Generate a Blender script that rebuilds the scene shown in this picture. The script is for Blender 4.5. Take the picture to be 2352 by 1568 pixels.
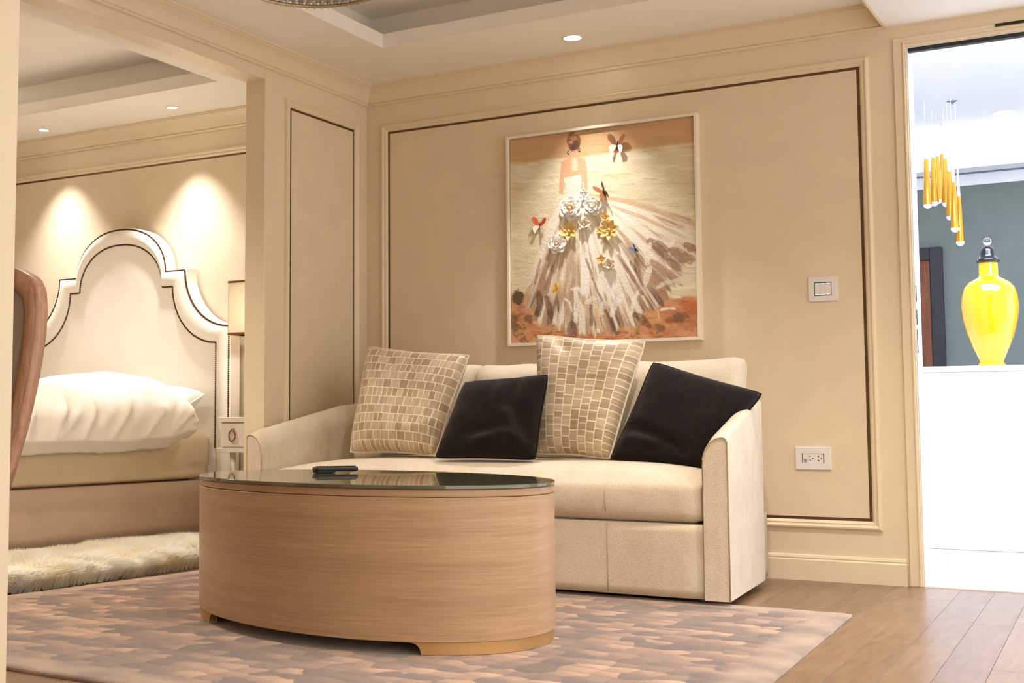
import bpy, bmesh, math, random
import numpy as np
from math import sin, cos, pi, radians, sqrt, atan2
from mathutils import Vector, Matrix
random.seed(7); RNG = np.random.default_rng(7)
for o in list(bpy.data.objects): bpy.data.objects.remove(o)
SC = bpy.context.scene; COL = SC.collection

# ------------------------------------------------------------------ camera
cd = bpy.data.cameras.new('camera'); cam = bpy.data.objects.new('camera', cd); COL.objects.link(cam)
FPX = 3002.13; CAM = Vector((3.704, -5.9465, 0.68))
cd.sensor_width = 36; cd.lens = FPX*36/2352; cd.shift_x = (1176-824.84)/2352; cd.shift_y = (737.28-784)/2352
cd.clip_start = .05
cam.location = CAM; cam.rotation_euler = (pi/2+.0786, 0, .5635); SC.camera = cam
# ------------------------------------------------------------------ world, exposure
W = bpy.data.worlds.new('world'); SC.world = W; W.use_nodes = True
W.node_tree.nodes['Background'].inputs[0].default_value = (1.0, .93, .84, 1)
W.node_tree.nodes['Background'].inputs[1].default_value = .85
SC.view_settings.view_transform = 'Standard'; SC.view_settings.look = 'None'
SC.view_settings.exposure = 1.22; SC.view_settings.gamma = 1; SC.view_settings.use_curve_mapping = False
WARM = (1.0, .89, .75); COOL = (.70, .80, 1.0); WHITE = (1.0, .96, .94); BEDW = (1.0, .97, .98)
def spot(name, loc, watts, deg, color, blend=.6, radius=.03, rot=(0,0,0), parent=None):
    l = bpy.data.lights.new(name, 'SPOT'); l.energy = watts; l.spot_size = radians(deg); l.spot_blend = blend
    l.color = color; l.shadow_soft_size = radius
    o = bpy.data.objects.new(name, l); COL.objects.link(o); o.location = loc; o.rotation_euler = rot
    if parent: o.parent = parent
    return o
def area(name, loc, watts, sx, sy, color, rot=(0,0,0), parent=None):
    l = bpy.data.lights.new(name, 'AREA'); l.shape = 'RECTANGLE'; l.size = sx; l.size_y = sy; l.energy = watts; l.color = color
    o = bpy.data.objects.new(name, l); COL.objects.link(o); o.location = loc; o.rotation_euler = rot
    if parent: o.parent = parent
    return o

# ------------------------------------------------------------------ pixel helpers (photo 2352x1568)
_y, _p = .5635, .0786
FW = Vector((-sin(_y)*cos(_p), cos(_y)*cos(_p), sin(_p))); RT = Vector((cos(_y), sin(_y), 0)); UP = RT.cross(FW)
def at(u, v, **k):
    d = RT*((u-824.84)/FPX) - UP*((v-737.28)/FPX) + FW
    (a, val), = k.items(); i = 'xyz'.index(a)
    return CAM + d*((val-CAM[i])/d[i])

# ------------------------------------------------------------------ materials
def lin(c):
    c = c/255; return c/12.92 if c <= .04045 else ((c+.055)/1.055)**2.4
def rgb(r, g, b): return (lin(r), lin(g), lin(b), 1)
MATS = {}
class NT:
    def __init__(s, name):
        m = bpy.data.materials.new(name); m.use_nodes = True; s.m = m; s.t = m.node_tree
        s.b = s.t.nodes['Principled BSDF']; MATS[name] = m
    def n(s, typ, **kw):
        nd = s.t.nodes.new('ShaderNode'+typ)
        for k, v in kw.items():
            if k.startswith('_'): nd.inputs[int(k[1:])].default_value = v
            elif k in nd.inputs and not hasattr(nd, k): nd.inputs[k].default_value = v
            else:
                try: setattr(nd, k, v)
                except Exception: nd.inputs[k].default_value = v
        return nd
    def l(s, a, b): s.t.links.new(a, b)
    def coords(s, kind='Object', scale=(1,1,1), rot=(0,0,0)):
        tc = s.n('TexCoord'); mp = s.n('Mapping'); mp.inputs['Scale'].default_value = scale; mp.inputs['Rotation'].default_value = rot
        s.l(tc.outputs[kind], mp.inputs['Vector']); return mp.outputs['Vector']
    def noise(s, vec, scale, detail=3, rough=.5):
        nd = s.n('TexNoise'); nd.inputs['Scale'].default_value = scale; nd.inputs['Detail'].default_value = detail
        nd.inputs['Roughness'].default_value = rough
        if vec: s.l(vec, nd.inputs['Vector'])
        return nd.outputs['Fac']
    def ramp(s, fac, stops):
        r = s.n('ValToRGB'); cr = r.color_ramp
        while len(cr.elements) < len(stops): cr.elements.new(.5)
        for e, (p, c) in zip(cr.elements, stops): e.position = p; e.color = c if len(c) == 4 else (*c, 1)
        s.l(fac, r.inputs['Fac']); return r.outputs['Color']
    def mix(s, fac, a, b, mode='MIX'):
        m = s.n('MixRGB'); m.blend_type = mode
        for i, x in ((0, fac), (1, a), (2, b)):
            if hasattr(x, 'is_output') or isinstance(x, bpy.types.NodeSocket): s.l(x, m.inputs[i])
            else: m.inputs[i].default_value = x
        return m.outputs[0]
    def bump(s, h, strength=.2, dist=.01):
        b = s.n('Bump'); b.inputs['Strength'].default_value = strength; b.inputs['Distance'].default_value = dist
        s.l(h, b.inputs['Height']); s.l(b.outputs['Normal'], s.b.inputs['Normal'])
    def base(s, x):
        if isinstance(x, bpy.types.NodeSocket): s.l(x, s.b.inputs['Base Color'])
        else: s.b.inputs['Base Color'].default_value = x
    def rough(s, v, metal=0, spec=None, coat=0, sheen=0):
        s.b.inputs['Roughness'].default_value = v; s.b.inputs['Metallic'].default_value = metal
        if spec is not None: s.b.inputs['Specular IOR Level'].default_value = spec
        s.b.inputs['Coat Weight'].default_value = coat; s.b.inputs['Sheen Weight'].default_value = sheen
def paint(name, c, rough=.5, var=.04, metal=0, spec=None, bump=0, bscale=60, coat=0, sheen=0):
    t = NT(name); v = t.coords(); n = t.noise(v, 6, 4)
    lo = tuple(max(0, x*(1-var)) for x in c[:3])+(1,); hi = tuple(min(1, x*(1+var)) for x in c[:3])+(1,)
    t.base(t.ramp(n, [(.3, lo), (.7, hi)])); t.rough(rough, metal, spec, coat, sheen)
    if bump: t.bump(t.noise(v, bscale, 3), bump, .004)
    return t.m
def emit(name, c, strength):
    t = NT(name); t.base((0,0,0,1)); t.b.inputs['Emission Color'].default_value = (*c, 1)
    t.b.inputs['Emission Strength'].default_value = strength; return t.m

paint('wall_paint', rgb(233,216,186), .32, .015)
paint('wall_fabric', rgb(228,210,180), .75, .03, bump=.08, bscale=300)
paint('trim_paint', rgb(235,218,188), .28, .01)
paint('ceiling_paint', rgb(246,240,230), .7, .015)
paint('bronze', rgb(112,88,62), .35, .15, metal=.85)
paint('dark_metal', rgb(52,44,40), .4, .1, metal=.6)
paint('black_plastic', rgb(18,16,18), .45, .1)
paint('white_plastic', rgb(232,228,224), .35, .01)
paint('lobby_white', rgb(244,244,246), .5, .01)
paint('lobby_green', rgb(116,124,118), .8, .05, bump=.1, bscale=200)
paint('black_frame', rgb(38,38,44), .5, .1)
paint('vase_yellow', rgb(240,184,18), .08, .01, coat=.6)
paint('gloss_black', rgb(12,12,14), .08, .02, coat=.5)
paint('gold', rgb(222,160,60), .28, .04, metal=.9)
paint('brass_foot', rgb(204,164,112), .45, .05, metal=.75)
paint('steel', rgb(170,170,175), .25, .03, metal=1)
paint('lacquer', rgb(240,230,214), .22, .01)
paint('frosted', rgb(250,250,252), .3, .01)
paint('headboard_fabric', rgb(243,234,218), .85, .02, bump=.12, bscale=350, sheen=.2)
paint('bed_base_fabric', rgb(196,168,142), .9, .04, bump=.15, bscale=350, sheen=.2)
paint('sheet_beige', rgb(222,202,168), .85, .03, bump=.05, bscale=200)
paint('duvet_white', rgb(249,242,230), .75, .01, bump=.05, bscale=90)
paint('chair_fabric', rgb(150,132,116), .9, .08, bump=.2, bscale=300)
paint('nailhead', rgb(92,66,38), .4, .1, metal=.9)
paint('cord_dark', rgb(96,72,44), .6, .1)
paint('shade_trim', rgb(140,92,46), .5, .06)
paint('ring_bronze', rgb(150,100,72), .35, .1, metal=.6)
paint('frame_white', rgb(238,226,205), .4, .02)
paint('canvas_back', rgb(200,180,150), .8, .03)
paint('petal_white', rgb(246,240,230), .45, .01)
paint('petal_beige', rgb(226,212,186), .5, .02)
paint('petal_gold', rgb(236,196,120), .45, .05)
paint('wing_orange', rgb(206,92,50), .5, .2)
paint('wing_brown', rgb(146,92,58), .5, .25)
paint('wing_white', rgb(236,222,206), .5, .05)
paint('wing_blue', rgb(104,112,146), .4, .2)
paint('wing_yellow', rgb(236,180,60), .5, .1)
paint('corner_film', rgb(206,150,124), .2, .03)
paint('crystal_rim', rgb(196,176,142), .3, .15, metal=.4)
emit('lamp_glow', (1, .93, .80), 8); emit('lamp_glow_cool', (.92, .95, 1), 4); emit('cove_glow', (.9, .94, 1), 14)
emit('coffer_fill_glow', (1, .9, .74), 9); emit('switch_led', (.55, .6, 1), .7)

t = NT('shade_cloth'); v = t.coords(); t.base(t.ramp(t.noise(v, 8, 3), [(.3, rgb(246,240,226)), (.7, rgb(250,245,234))])); t.rough(.8)
tl = t.n('BsdfTranslucent'); tl.inputs['Color'].default_value = rgb(250,240,220); mx = t.n('MixShader'); mx.inputs[0].default_value = .4; out = [n_ for n_ in t.t.nodes if n_.type == 'OUTPUT_MATERIAL'][0]
t.l(t.b.outputs[0], mx.inputs[1]); t.l(tl.outputs[0], mx.inputs[2]); t.l(mx.outputs[0], out.inputs['Surface'])
t = NT('crystal'); t.base((.95,.92,.84,1)); t.rough(.08); t.b.inputs['Transmission Weight'].default_value = .45; t.b.inputs['IOR'].default_value = 1.5
t = NT('knob_glass'); t.base((.95,.95,.98,1)); t.rough(.02); t.b.inputs['Transmission Weight'].default_value = 1
t = NT('table_glass'); t.base((.085,.085,.05,1)); t.rough(.03); t.b.inputs['IOR'].default_value = 1.7; t.b.inputs['Specular IOR Level'].default_value = .8

def wood(name, dark, mid, light, scale, rough=.42, along='z', bands=0.25):
    t = NT(name); v = t.coords('Object', scale); n = t.noise(v, 5, 6, .6)
    v2 = t.coords('Object', tuple(s*.18 for s in scale)); n2 = t.noise(v2, 4, 3)
    c = t.ramp(n, [(.28, dark), (.5, mid), (.75, light)])
    c2 = t.ramp(n2, [(.35, (.72,.68,.66,1)), (.6, (1,1,1,1))])
    t.base(t.mix(bands, c, c2, 'MULTIPLY')); t.rough(rough); (t.bump(n, .06, .001) if name != 'oak' else None); return t
wood('table_wood', rgb(176,142,108), rgb(188,154,119), rgb(199,167,132), (1.2,1.2,40), .36, bands=.45)
wood('chair_wood', rgb(166,124,98), rgb(194,150,122), rgb(212,172,144), (14,14,1.5), .4, bands=.5)
wood('door_wood', rgb(92,48,28), rgb(122,66,38), rgb(146,84,52), (18,4,1), .5, bands=.5)
t = wood('oak', rgb(112,84,58), rgb(130,100,72), rgb(146,116,86), (9,.9,1), .30, bands=.5)
oi = t.n('ObjectInfo'); hs = t.n('HueSaturation')
mr = t.n('MapRange'); mr.inputs['To Min'].default_value = .84; mr.inputs['To Max'].default_value = 1.12
t.l(oi.outputs['Random'], mr.inputs['Value']); t.l(mr.outputs['Result'], hs.inputs['Value'])
src = t.b.inputs['Base Color'].links[0].from_socket; t.l(src, hs.inputs['Color']); t.l(hs.outputs['Color'], t.b.inputs['Base Color'])

t = NT('sofa_fabric'); v = t.coords(); n = t.noise(v, 9, 3); c = t.ramp(n, [(.3, rgb(226,212,190)), (.7, rgb(235,224,205))])
mp = t.coords('Object', (1,1,1.7)); vo = t.n('TexVoronoi'); vo.inputs['Scale'].default_value = 230; vo.inputs['Randomness'].default_value = .75; t.l(mp, vo.inputs['Vector'])
fine = t.noise(v, 420, 2)
c = t.mix(.75, c, t.ramp(vo.outputs['Distance'], [(.15, (1.04,1.03,1.02,1)), (.65, (.76,.72,.66,1))]), 'MULTIPLY')
t.base(t.mix(.5, c, t.ramp(fine, [(.35,(.84,.82,.78,1)),(.6,(1.06,1.05,1.04,1))]), 'MULTIPLY')); t.rough(.95, spec=.2, sheen=.25)
iv = t.n('Math', operation='SUBTRACT'); iv.inputs[0].default_value = 1; t.l(vo.outputs['Distance'], iv.inputs[1]); t.bump(iv.outputs[0], .45, .002)
paint('sofa_seam', rgb(188,168,138), .9)

t = NT('velvet_dark'); v = t.coords(); n = t.noise(v, 38, 4); n2 = t.noise(v, 5, 3)
c = t.ramp(n, [(.3, rgb(11,7,7)), (.7, rgb(26,18,17))]); t.base(t.mix(.4, c, t.ramp(n2, [(.35,(.5,.5,.5,1)),(.65,(1.25,1.2,1.2,1))]), 'MULTIPLY'))
t.rough(.9, spec=.2, sheen=.28); t.b.inputs['Sheen Tint'].default_value = (.55,.45,.42,1); t.bump(t.noise(v, 260, 3), .45, .003)

for nm, rotz in (('pillow_bricks_wide', 0), ('pillow_bricks_tall', pi/2)):
    t = NT(nm); tc = t.n('TexCoord'); mp = t.n('Mapping'); mp.inputs['Rotation'].default_value = (0,0,rotz)
    t.l(tc.outputs['UV'], mp.inputs['Vector']); br = t.n('TexBrick')
    t.l(mp.outputs['Vector'], br.inputs['Vector'])
    br.inputs['Scale'].default_value = 1; br.inputs['Brick Width'].default_value = .047; br.inputs['Row Height'].default_value = .043
    br.inputs['Mortar Size'].default_value = .0026; br.inputs['Mortar Smooth'].default_value = .3; br.offset = .37; br.squash = .62; br.squash_frequency = 3
    br.inputs['Color1'].default_value = rgb(206,188,160); br.inputs['Color2'].default_value = rgb(168,142,114); br.inputs['Mortar'].default_value = rgb(240,226,192)
    sv = t.n('Mapping'); sv.inputs['Scale'].default_value = (70,5,1); t.l(mp.outputs['Vector'], sv.inputs['Vector'])
    st = t.noise(sv.outputs['Vector'], 1.3, 3); big = t.noise(tc.outputs['UV'], 3.5, 2)
    c = t.mix(.6, br.outputs['Color'], t.ramp(st, [(.38,(.78,.74,.70,1)),(.58,(1.12,1.12,1.1,1))]), 'MULTIPLY')
    t.base(t.mix(.35, c, t.ramp(big, [(.35,(.8,.76,.72,1)),(.65,(1.1,1.1,1.1,1))]), 'MULTIPLY')); t.rough(.5, metal=.1, sheen=.3)
    t.bump(br.outputs['Fac'], .35, .004)

t = NT('rug_pile')
tc = t.n('TexCoord'); sep = t.n('SeparateXYZ'); t.l(tc.outputs['UV'], sep.inputs[0])
vor = t.n('TexVoronoi'); vor.inputs['Randomness'].default_value = .5; vor.inputs['Scale'].default_value = 1
mp = t.n('Mapping'); mp.inputs['Scale'].default_value = (12.5, 15.0, 1); mp.inputs['Rotation'].default_value = (0,0,.10)
dist = t.n('MixRGB'); nz = t.n('TexNoise'); nz.inputs['Scale'].default_value = 16; nz.inputs['Detail'].default_value = 4; t.l(tc.outputs['UV'], nz.inputs['Vector'])
dist.inputs[0].default_value = .05; t.l(tc.outputs['UV'], dist.inputs[1]); t.l(nz.outputs['Color'], dist.inputs[2])
t.l(dist.outputs[0], mp.inputs['Vector']); t.l(mp.outputs['Vector'], vor.inputs['Vector'])
cell = t.n('SeparateXYZ'); t.l(vor.outputs['Color'], cell.inputs[0])
c = t.ramp(cell.outputs[0], [(.0, rgb(84,57,42)), (.38, rgb(110,79,60)), (.62, rgb(140,106,80)), (1, rgb(176,140,108))])
sub = t.n('VectorMath', operation='SUBTRACT'); t.l(mp.outputs['Vector'], sub.inputs[0]); t.l(vor.outputs['Position'], sub.inputs[1])
sx_ = t.n('SeparateXYZ'); t.l(sub.outputs[0], sx_.inputs[0]); gx = t.n('Math', operation='MULTIPLY_ADD'); t.l(sx_.outputs[0], gx.inputs[0]); gx.inputs[1].default_value = .55; t.l(sx_.outputs[1], gx.inputs[2])
gr = t.n('MapRange'); gr.inputs['From Min'].default_value = -.5; gr.inputs['From Max'].default_value = .5; t.l(gx.outputs[0], gr.inputs['Value'])
c = t.mix(.85, c, t.ramp(gr.outputs['Result'], [(.05,(.66,.60,.57,1)),(.55,(1.05,1.02,1.0,1)),(.95,(1.28,1.25,1.2,1))]), 'MULTIPLY')
edge = t.ramp(vor.outputs['Distance'], [(.15,(1.06,1.05,1.03,1)),(.75,(.84,.79,.76,1))])
c = t.mix(.7, c, edge, 'MULTIPLY')
smp = t.n('Mapping'); smp.inputs['Scale'].default_value = (14, 60, 1); t.l(tc.outputs['UV'], smp.inputs['Vector'])
c = t.mix(.55, c, t.ramp(t.noise(smp.outputs['Vector'], 1, 3), [(.35,(.78,.75,.73,1)),(.65,(1.14,1.12,1.1,1))]), 'MULTIPLY')
big = t.noise(tc.outputs['UV'], 2.6, 3); c = t.mix(.55, c, t.ramp(big, [(.36,(.82,.78,.76,1)),(.66,(1.14,1.12,1.1,1))]), 'MULTIPLY')
# plain woven border
def absmax(sock, half):
    m1 = t.n('Math', operation='SUBTRACT'); t.l(sock, m1.inputs[0]); m1.inputs[1].default_value = half
    m2 = t.n('Math', operation='ABSOLUTE'); t.l(m1.outputs[0], m2.inputs[0])
    m3 = t.n('Math', operation='SUBTRACT'); t.l(m2.outputs[0], m3.inputs[0]); m3.inputs[1].default_value = half; return m3.outputs[0]
mm = t.n('Math', operation='MAXIMUM'); t.l(absmax(sep.outputs[0], 1.48), mm.inputs[0]); t.l(absmax(sep.outputs[1], 1.20), mm.inputs[1])
bm_ = t.n('MapRange'); bm_.inputs['From Min'].default_value = -.15; bm_.inputs['From Max'].default_value = -.09; t.l(mm.outputs[0], bm_.inputs['Value'])
plain = t.ramp(t.noise(tc.outputs['UV'], 4.5, 4), [(.35, rgb(118,90,72)), (.65, rgb(172,142,114))])
t.base(t.mix(bm_.outputs['Result'], c, plain)); t.rough(.8, sheen=.5); t.bump(t.noise(tc.outputs['UV'], 160, 4), .5, .006)

t = NT('fur'); hi = t.n('HairInfo') if False else None
v = t.coords('Object'); n = t.noise(v, 9, 3)
t.base(t.ramp(n, [(.3, rgb(254,246,224)), (.6, rgb(255,253,246))])); t.rough(.8, sheen=.3)
src = t.b.inputs['Base Color'].links[0].from_socket; tl = t.n('BsdfTranslucent'); t.l(src, tl.inputs['Color'])
mx = t.n('MixShader'); mx.inputs[0].default_value = .55; out = [n_ for n_ in t.t.nodes if n_.type == 'OUTPUT_MATERIAL'][0]
t.l(t.b.outputs[0], mx.inputs[1]); t.l(tl.outputs[0], mx.inputs[2]); t.l(mx.outputs[0], out.inputs['Surface'])
t = NT('marble_white'); v = t.coords(); n = t.noise(v, 5, 6, .65)
t.base(t.ramp(n, [(.25, rgb(236,238,244)), (.42, rgb(247,247,249)), (.7, rgb(250,250,250))])); t.rough(.18)
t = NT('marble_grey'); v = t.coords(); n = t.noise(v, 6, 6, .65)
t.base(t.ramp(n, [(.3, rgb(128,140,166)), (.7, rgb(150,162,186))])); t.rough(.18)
t = NT('canvas_paint'); ca = t.n('VertexColor'); ca.layer_name = 'paint'; t.base(ca.outputs['Color']); t.rough(.55)
v = t.coords('Object', (1,1,1)); t.bump(t.noise(v, 220, 4), .06, .002)

# ------------------------------------------------------------------ object helpers
def link(name, me, mat=None, parent=None, smooth=False):
    o = bpy.data.objects.new(name, me); COL.objects.link(o)
    if mat: me.materials.append(MATS[mat])
    if parent: o.parent = parent
    if smooth: me.polygons.foreach_set('use_smooth', [True]*len(me.polygons))
    return o
def mesh(name, V, Fc, mat, parent=None, smooth=False, fix=True):
    me = bpy.data.meshes.new(name); me.from_pydata([tuple(v) for v in V], [], [tuple(f) for f in Fc])
    if fix:
        bm = bmesh.new(); bm.from_mesh(me); bmesh.ops.remove_doubles(bm, verts=bm.verts, dist=1e-6)
        bmesh.ops.recalc_face_normals(bm, faces=bm.faces); bm.to_mesh(me); bm.free()
    return link(name, me, mat, parent, smooth)
def bmobj(name, bm, mat, parent=None, smooth=False):
    me = bpy.data.meshes.new(name); bmesh.ops.recalc_face_normals(bm, faces=bm.faces); bm.to_mesh(me); bm.free()
    return link(name, me, mat, parent, smooth)
def tag(o, label, cat, group=None, kind=None):
    o['label'] = label; o['category'] = cat
    if group: o['group'] = group
    if kind: o['kind'] = kind
    return o
def struct(o, label=None, cat=None):
    o['kind'] = 'structure'
    if label: o['label'] = label
    if cat: o['category'] = cat
    return o
def empty(name, loc=(0,0,0), rz=0):
    o = bpy.data.objects.new(name, None); COL.objects.link(o); o.location = loc; o.rotation_euler = (0,0,rz); o.empty_display_size = .1; return o
def copy_tree(o, parent=None):
    c = o.copy(); COL.objects.link(c); c.parent = parent
    for ch in list(o.children): copy_tree(ch, c)
    return c
BF = [(0,1,3,2),(4,6,7,5),(0,4,5,1),(2,3,7,6),(0,2,6,4),(1,5,7,3)]
def boxv(x0,x1,y0,y1,z0,z1): return [(x,y,z) for x in (x0,x1) for y in (y0,y1) for z in (z0,z1)]
def boxes(name, L, mat, parent=None, bevel=0, seg=2):
    bm = bmesh.new()
    for b in L:
        vs = [bm.verts.new(v) for v in boxv(*b)]
        for f in BF: bm.faces.new([vs[i] for i in f])
    if bevel: bmesh.ops.bevel(bm, geom=bm.edges[:], offset=bevel, segments=seg, affect='EDGES', profile=.5)
    return bmobj(name, bm, mat, parent, smooth=False)
def box(name, b, mat, parent=None, bevel=0, seg=2): return boxes(name, [b], mat, parent, bevel, seg)
def lathe(name, prof, mat, parent=None, n=32, c=(0,0,0), smooth=True, cap=True):
    V, Fc = [], []
    for r, z in prof:
        for k in range(n): a = 2*pi*k/n; V.append((c[0]+r*cos(a), c[1]+r*sin(a), c[2]+z))
    for i in range(len(prof)-1):
        for k in range(n): Fc.append((i*n+k, i*n+(k+1)%n, (i+1)*n+(k+1)%n, (i+1)*n+k))
    if cap: Fc.append(tuple(range(n))[::-1]); Fc.append(tuple((len(prof)-1)*n+k for k in range(n)))
    return mesh(name, V, Fc, mat, parent, smooth)
def tube_geo(pts, r, n=8, closed=False):
    pts = [Vector(p) for p in pts]; V, Fc = [], []; N = len(pts)
    up = Vector((0,0,1))
    for i, p in enumerate(pts):
        a = pts[i-1] if (i > 0 or closed) else p; b = pts[(i+1) % N] if (i < N-1 or closed) else p
        d = (b-a).normalized(); x = d.cross(up)
        if x.length < .05: x = d.cross(Vector((1,0,0)))
        x.normalize(); y = x.cross(d)
        rr = r[i] if hasattr(r, '__len__') else r
        for k in range(n): t_ = 2*pi*k/n; V.append(p + x*(rr*cos(t_)) + y*(rr*sin(t_)))
    for i in range(N if closed else N-1):
        j = (i+1) % N
        for k in range(n): Fc.append((i*n+k, i*n+(k+1)%n, j*n+(k+1)%n, j*n+k))
    if not closed: Fc.append(tuple(range(n))); Fc.append(tuple((N-1)*n+k for k in range(n)))
    return V, Fc
def tube(name, pts, r, mat, parent=None, n=8, closed=False, smooth=True):
    V, Fc = tube_geo(pts, r, n, closed); return mesh(name, V, Fc, mat, parent, smooth)
def vnoise(x, y, seed=0):
    x = np.asarray(x, float); y = np.asarray(y, float); xi = np.floor(x).astype(int); yi = np.floor(y).astype(int); fx = x-xi; fy = y-yi
    fx = fx*fx*(3-2*fx); fy = fy*fy*(3-2*fy)
    def h(a, b):
        n = (a*374761393 + b*668265263 + seed*974711) & 0x7fffffff; n = ((n ^ (n >> 13))*1274126177) & 0x7fffffff; return ((n ^ (n >> 16)) & 0xffff)/65535.
    return (h(xi,yi)*(1-fx)+h(xi+1,yi)*fx)*(1-fy)+(h(xi,yi+1)*(1-fx)+h(xi+1,yi+1)*fx)*fy
def vn(x, y, s=0): return float(vnoise(x, y, s))
def rbox(name, b, r, mat, parent=None, n=(12,8,6), deform=None, smooth=True):
    """upholstered block: rounded box on a grid, then an optional deform of each point"""
    x0,x1,y0,y1,z0,z1 = b; bm = bmesh.new(); cache = {}
    def pt(i,j,k):
        key = (i,j,k)
        if key not in cache:
            p = Vector((x0+(x1-x0)*i/n[0], y0+(y1-y0)*j/n[1], z0+(z1-z0)*k/n[2]))
            q = Vector((min(max(p.x, x0+r), x1-r), min(max(p.y, y0+r), y1-r), min(max(p.z, z0+r), z1-r)))
            d = p-q
            if d.length > 1e-9: p = q + d.normalized()*r if d.length > r*.999 or True else p
            if deform: p = Vector(deform(p, (i/n[0], j/n[1], k/n[2])))
            cache[key] = bm.verts.new(p)
        return cache[key]
    for i in range(n[0]):
        for j in range(n[1]):
            for k in (0, n[2]): bm.faces.new([pt(i,j,k), pt(i+1,j,k), pt(i+1,j+1,k), pt(i,j+1,k)])
    for i in range(n[0]):
        for k in range(n[2]):
            for j in (0, n[1]): bm.faces.new([pt(i,j,k), pt(i+1,j,k), pt(i+1,j,k+1), pt(i,j,k+1)])
    for j in range(n[1]):
        for k in range(n[2]):
            for i in (0, n[0]): bm.faces.new([pt(i,j,k), pt(i,j+1,k), pt(i,j+1,k+1), pt(i,j,k+1)])
    return bmobj(name, bm, mat, parent, smooth)
def ring_frame(name, rect, prof, place, mat, parent=None):
    """mitred moulding round a rectangle; prof = (inset, height off the wall)"""
    a0,a1,b0,b1 = rect; V, Fc = [], []
    for ins, h in prof:
        for a, b in ((a0+ins,b0+ins),(a1-ins,b0+ins),(a1-ins,b1-ins),(a0+ins,b1-ins)): V.append(place(a, b, h))
    for i in range(len(prof)-1):
        for k in range(4): Fc.append((i*4+k, i*4+(k+1)%4, (i+1)*4+(k+1)%4, (i+1)*4+k))
    return mesh(name, V, Fc, mat, parent)
def sweep(name, rails, mat, parent=None, smooth=False):
    """rails: list over profile points of equal-length polylines"""
    V, Fc = [], []; n = len(rails[0])
    for R_ in rails: V += R_
    for i in range(len(rails)-1):
        for k in range(n-1): Fc.append((i*n+k, i*n+k+1, (i+1)*n+k+1, (i+1)*n+k))
    return mesh(name, V, Fc, mat, parent, smooth)

# ================================================================== STRUCTURE
HC = 2.5
# --- floor with oak planks
fl = struct(box('floor', (-3.6, 4.9, -7.6, 0.0, -.12, -.012), 'oak'))
PW, SH = .125, -.04
row = 0
plank_me = {}
for i in range(-4, 36):
    x0 = 2.894-.004 + (i-22)*PW
    y = -4.6 - random.random()*1.1
    while y < 0:
        L = random.choice((1.15, 1.5, .9)); y1 = min(y+L, 0.0); ya = max(y, -4.6)
        if y1 - ya > .06:
            bm = bmesh.new(); g = .0004
            def P(xx, yy, z): return bm.verts.new((xx + SH*yy, yy, z))
            vs = [P(xx, yy, z) for xx in (x0+g, x0+PW-g) for yy in (ya+g, y1-g) for z in (-.012, 0)]
            for f in BF: bm.faces.new([vs[q] for q in f])
            tope = [e for e in bm.edges if all(v.co.z > -.001 for v in e.verts)]
            bmesh.ops.bevel(bm, geom=tope, offset=.0007, segments=1, affect='EDGES')
            bmobj('plank', bm, 'oak', fl)
        y += L
# --- back wall (living room and bedroom share one plane, y = 0)
DX0, DX1, DH = 2.745, 3.80, 2.303
wb = struct(boxes('wall_back', [(-3.6, DX0, 0, .12, 0, 2.95), (DX0, DX1, 0, .12, DH, 2.95), (DX1, 4.9, 0, .12, 0, 2.95)], 'wall_paint'))
PROF = [(0, 0), (.003, .012), (.008, .019), (.014, .020), (.019, .013), (.024, .010), (.028, .013), (.034, .010), (.040, .003), (.040, 0)]
def panel(parent, rect, place, mat='wall_fabric'):
    ring_frame('panel_moulding', rect, PROF, place, 'trim_paint', parent)
    a0,a1,b0,b1 = rect; i = .0395
    ring_frame('bronze_inlay', (a0+i,a1-i,b0+i,b1-i), [(0, .0015), (.014, .0015)], place, 'bronze', parent)
    i = .053; V = [place(a,b,h) for h in (0,.0045) for a,b in ((a0+i,b0+i),(a1-i,b0+i),(a1-i,b1-i),(a0+i,b1-i))]
    mesh('wall_panel', V, [(4,5,6,7),(0,1,5,4),(1,2,6,5),(2,3,7,6),(3,0,4,7)], mat, parent)
panel(wb, (.092, 2.589, .224, 2.287), lambda a,b,h: (a, -h, b))
panel(wb, (-3.3, -.22, .224, 2.287), lambda a,b,h: (a, -h, b))
# --- partition pier with header over the bedroom opening
wl = struct(boxes('wall_left', [(-.12, 0, -.932, 0, 0, 2.56), (-.12, 0, -4.6, -.932, 2.344, 2.56)], 'wall_paint', bevel=.003, seg=1))
panel(wl, (-.772, -.097, .224, 2.287), lambda a,b,h: (h, a, b))
# --- near wall end by the camera
wn = struct(boxes('wall_front', [(-3.6, 1.775, -4.30, -4.155, 0, 2.56)], 'wall_paint', bevel=.004))
boxes('corner_bead', [(1.775, 1.781, -4.262, -4.246, 0, 2.5)], 'trim_paint', wn, bevel=.002)
struct(box('wall_light_block', (-3.72, 4.9, -6.72, -6.6, 0, 2.95), 'wall_paint'))  # unseen wall added behind the camera to block world light
struct(box('wall_bedroom', (-3.72, -3.6, -6.6, .12, 0, 2.95), 'wall_paint'))
# --- crown mouldings
CP = [(0,2.385),(.011,2.385),(.016,2.390),(.016,2.396),(.011,2.401),(.016,2.404),(.020,2.418),(.028,2.438),(.040,2.457),(.055,2.472),(.066,2.479),(.071,2.481),(.071,2.487),(.080,2.489),(.080,2.5)]
CP = [(d, 2.5-(2.5-z)*.887) for d, z in CP]
BX = 2.668
struct(sweep('trim_1', [[(d,-4.15,z),(d,-d,z),(BX-d,-d,z),(BX-d,-6.6,z)] for d,z in CP], 'trim_paint'))
struct(sweep('trim_2', [[(-3.6+d,-4.15,z),(-3.6+d,-d,z),(-.12-d,-d,z),(-.12-d,-4.15,z)] for d,z in CP], 'trim_paint'))
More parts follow.
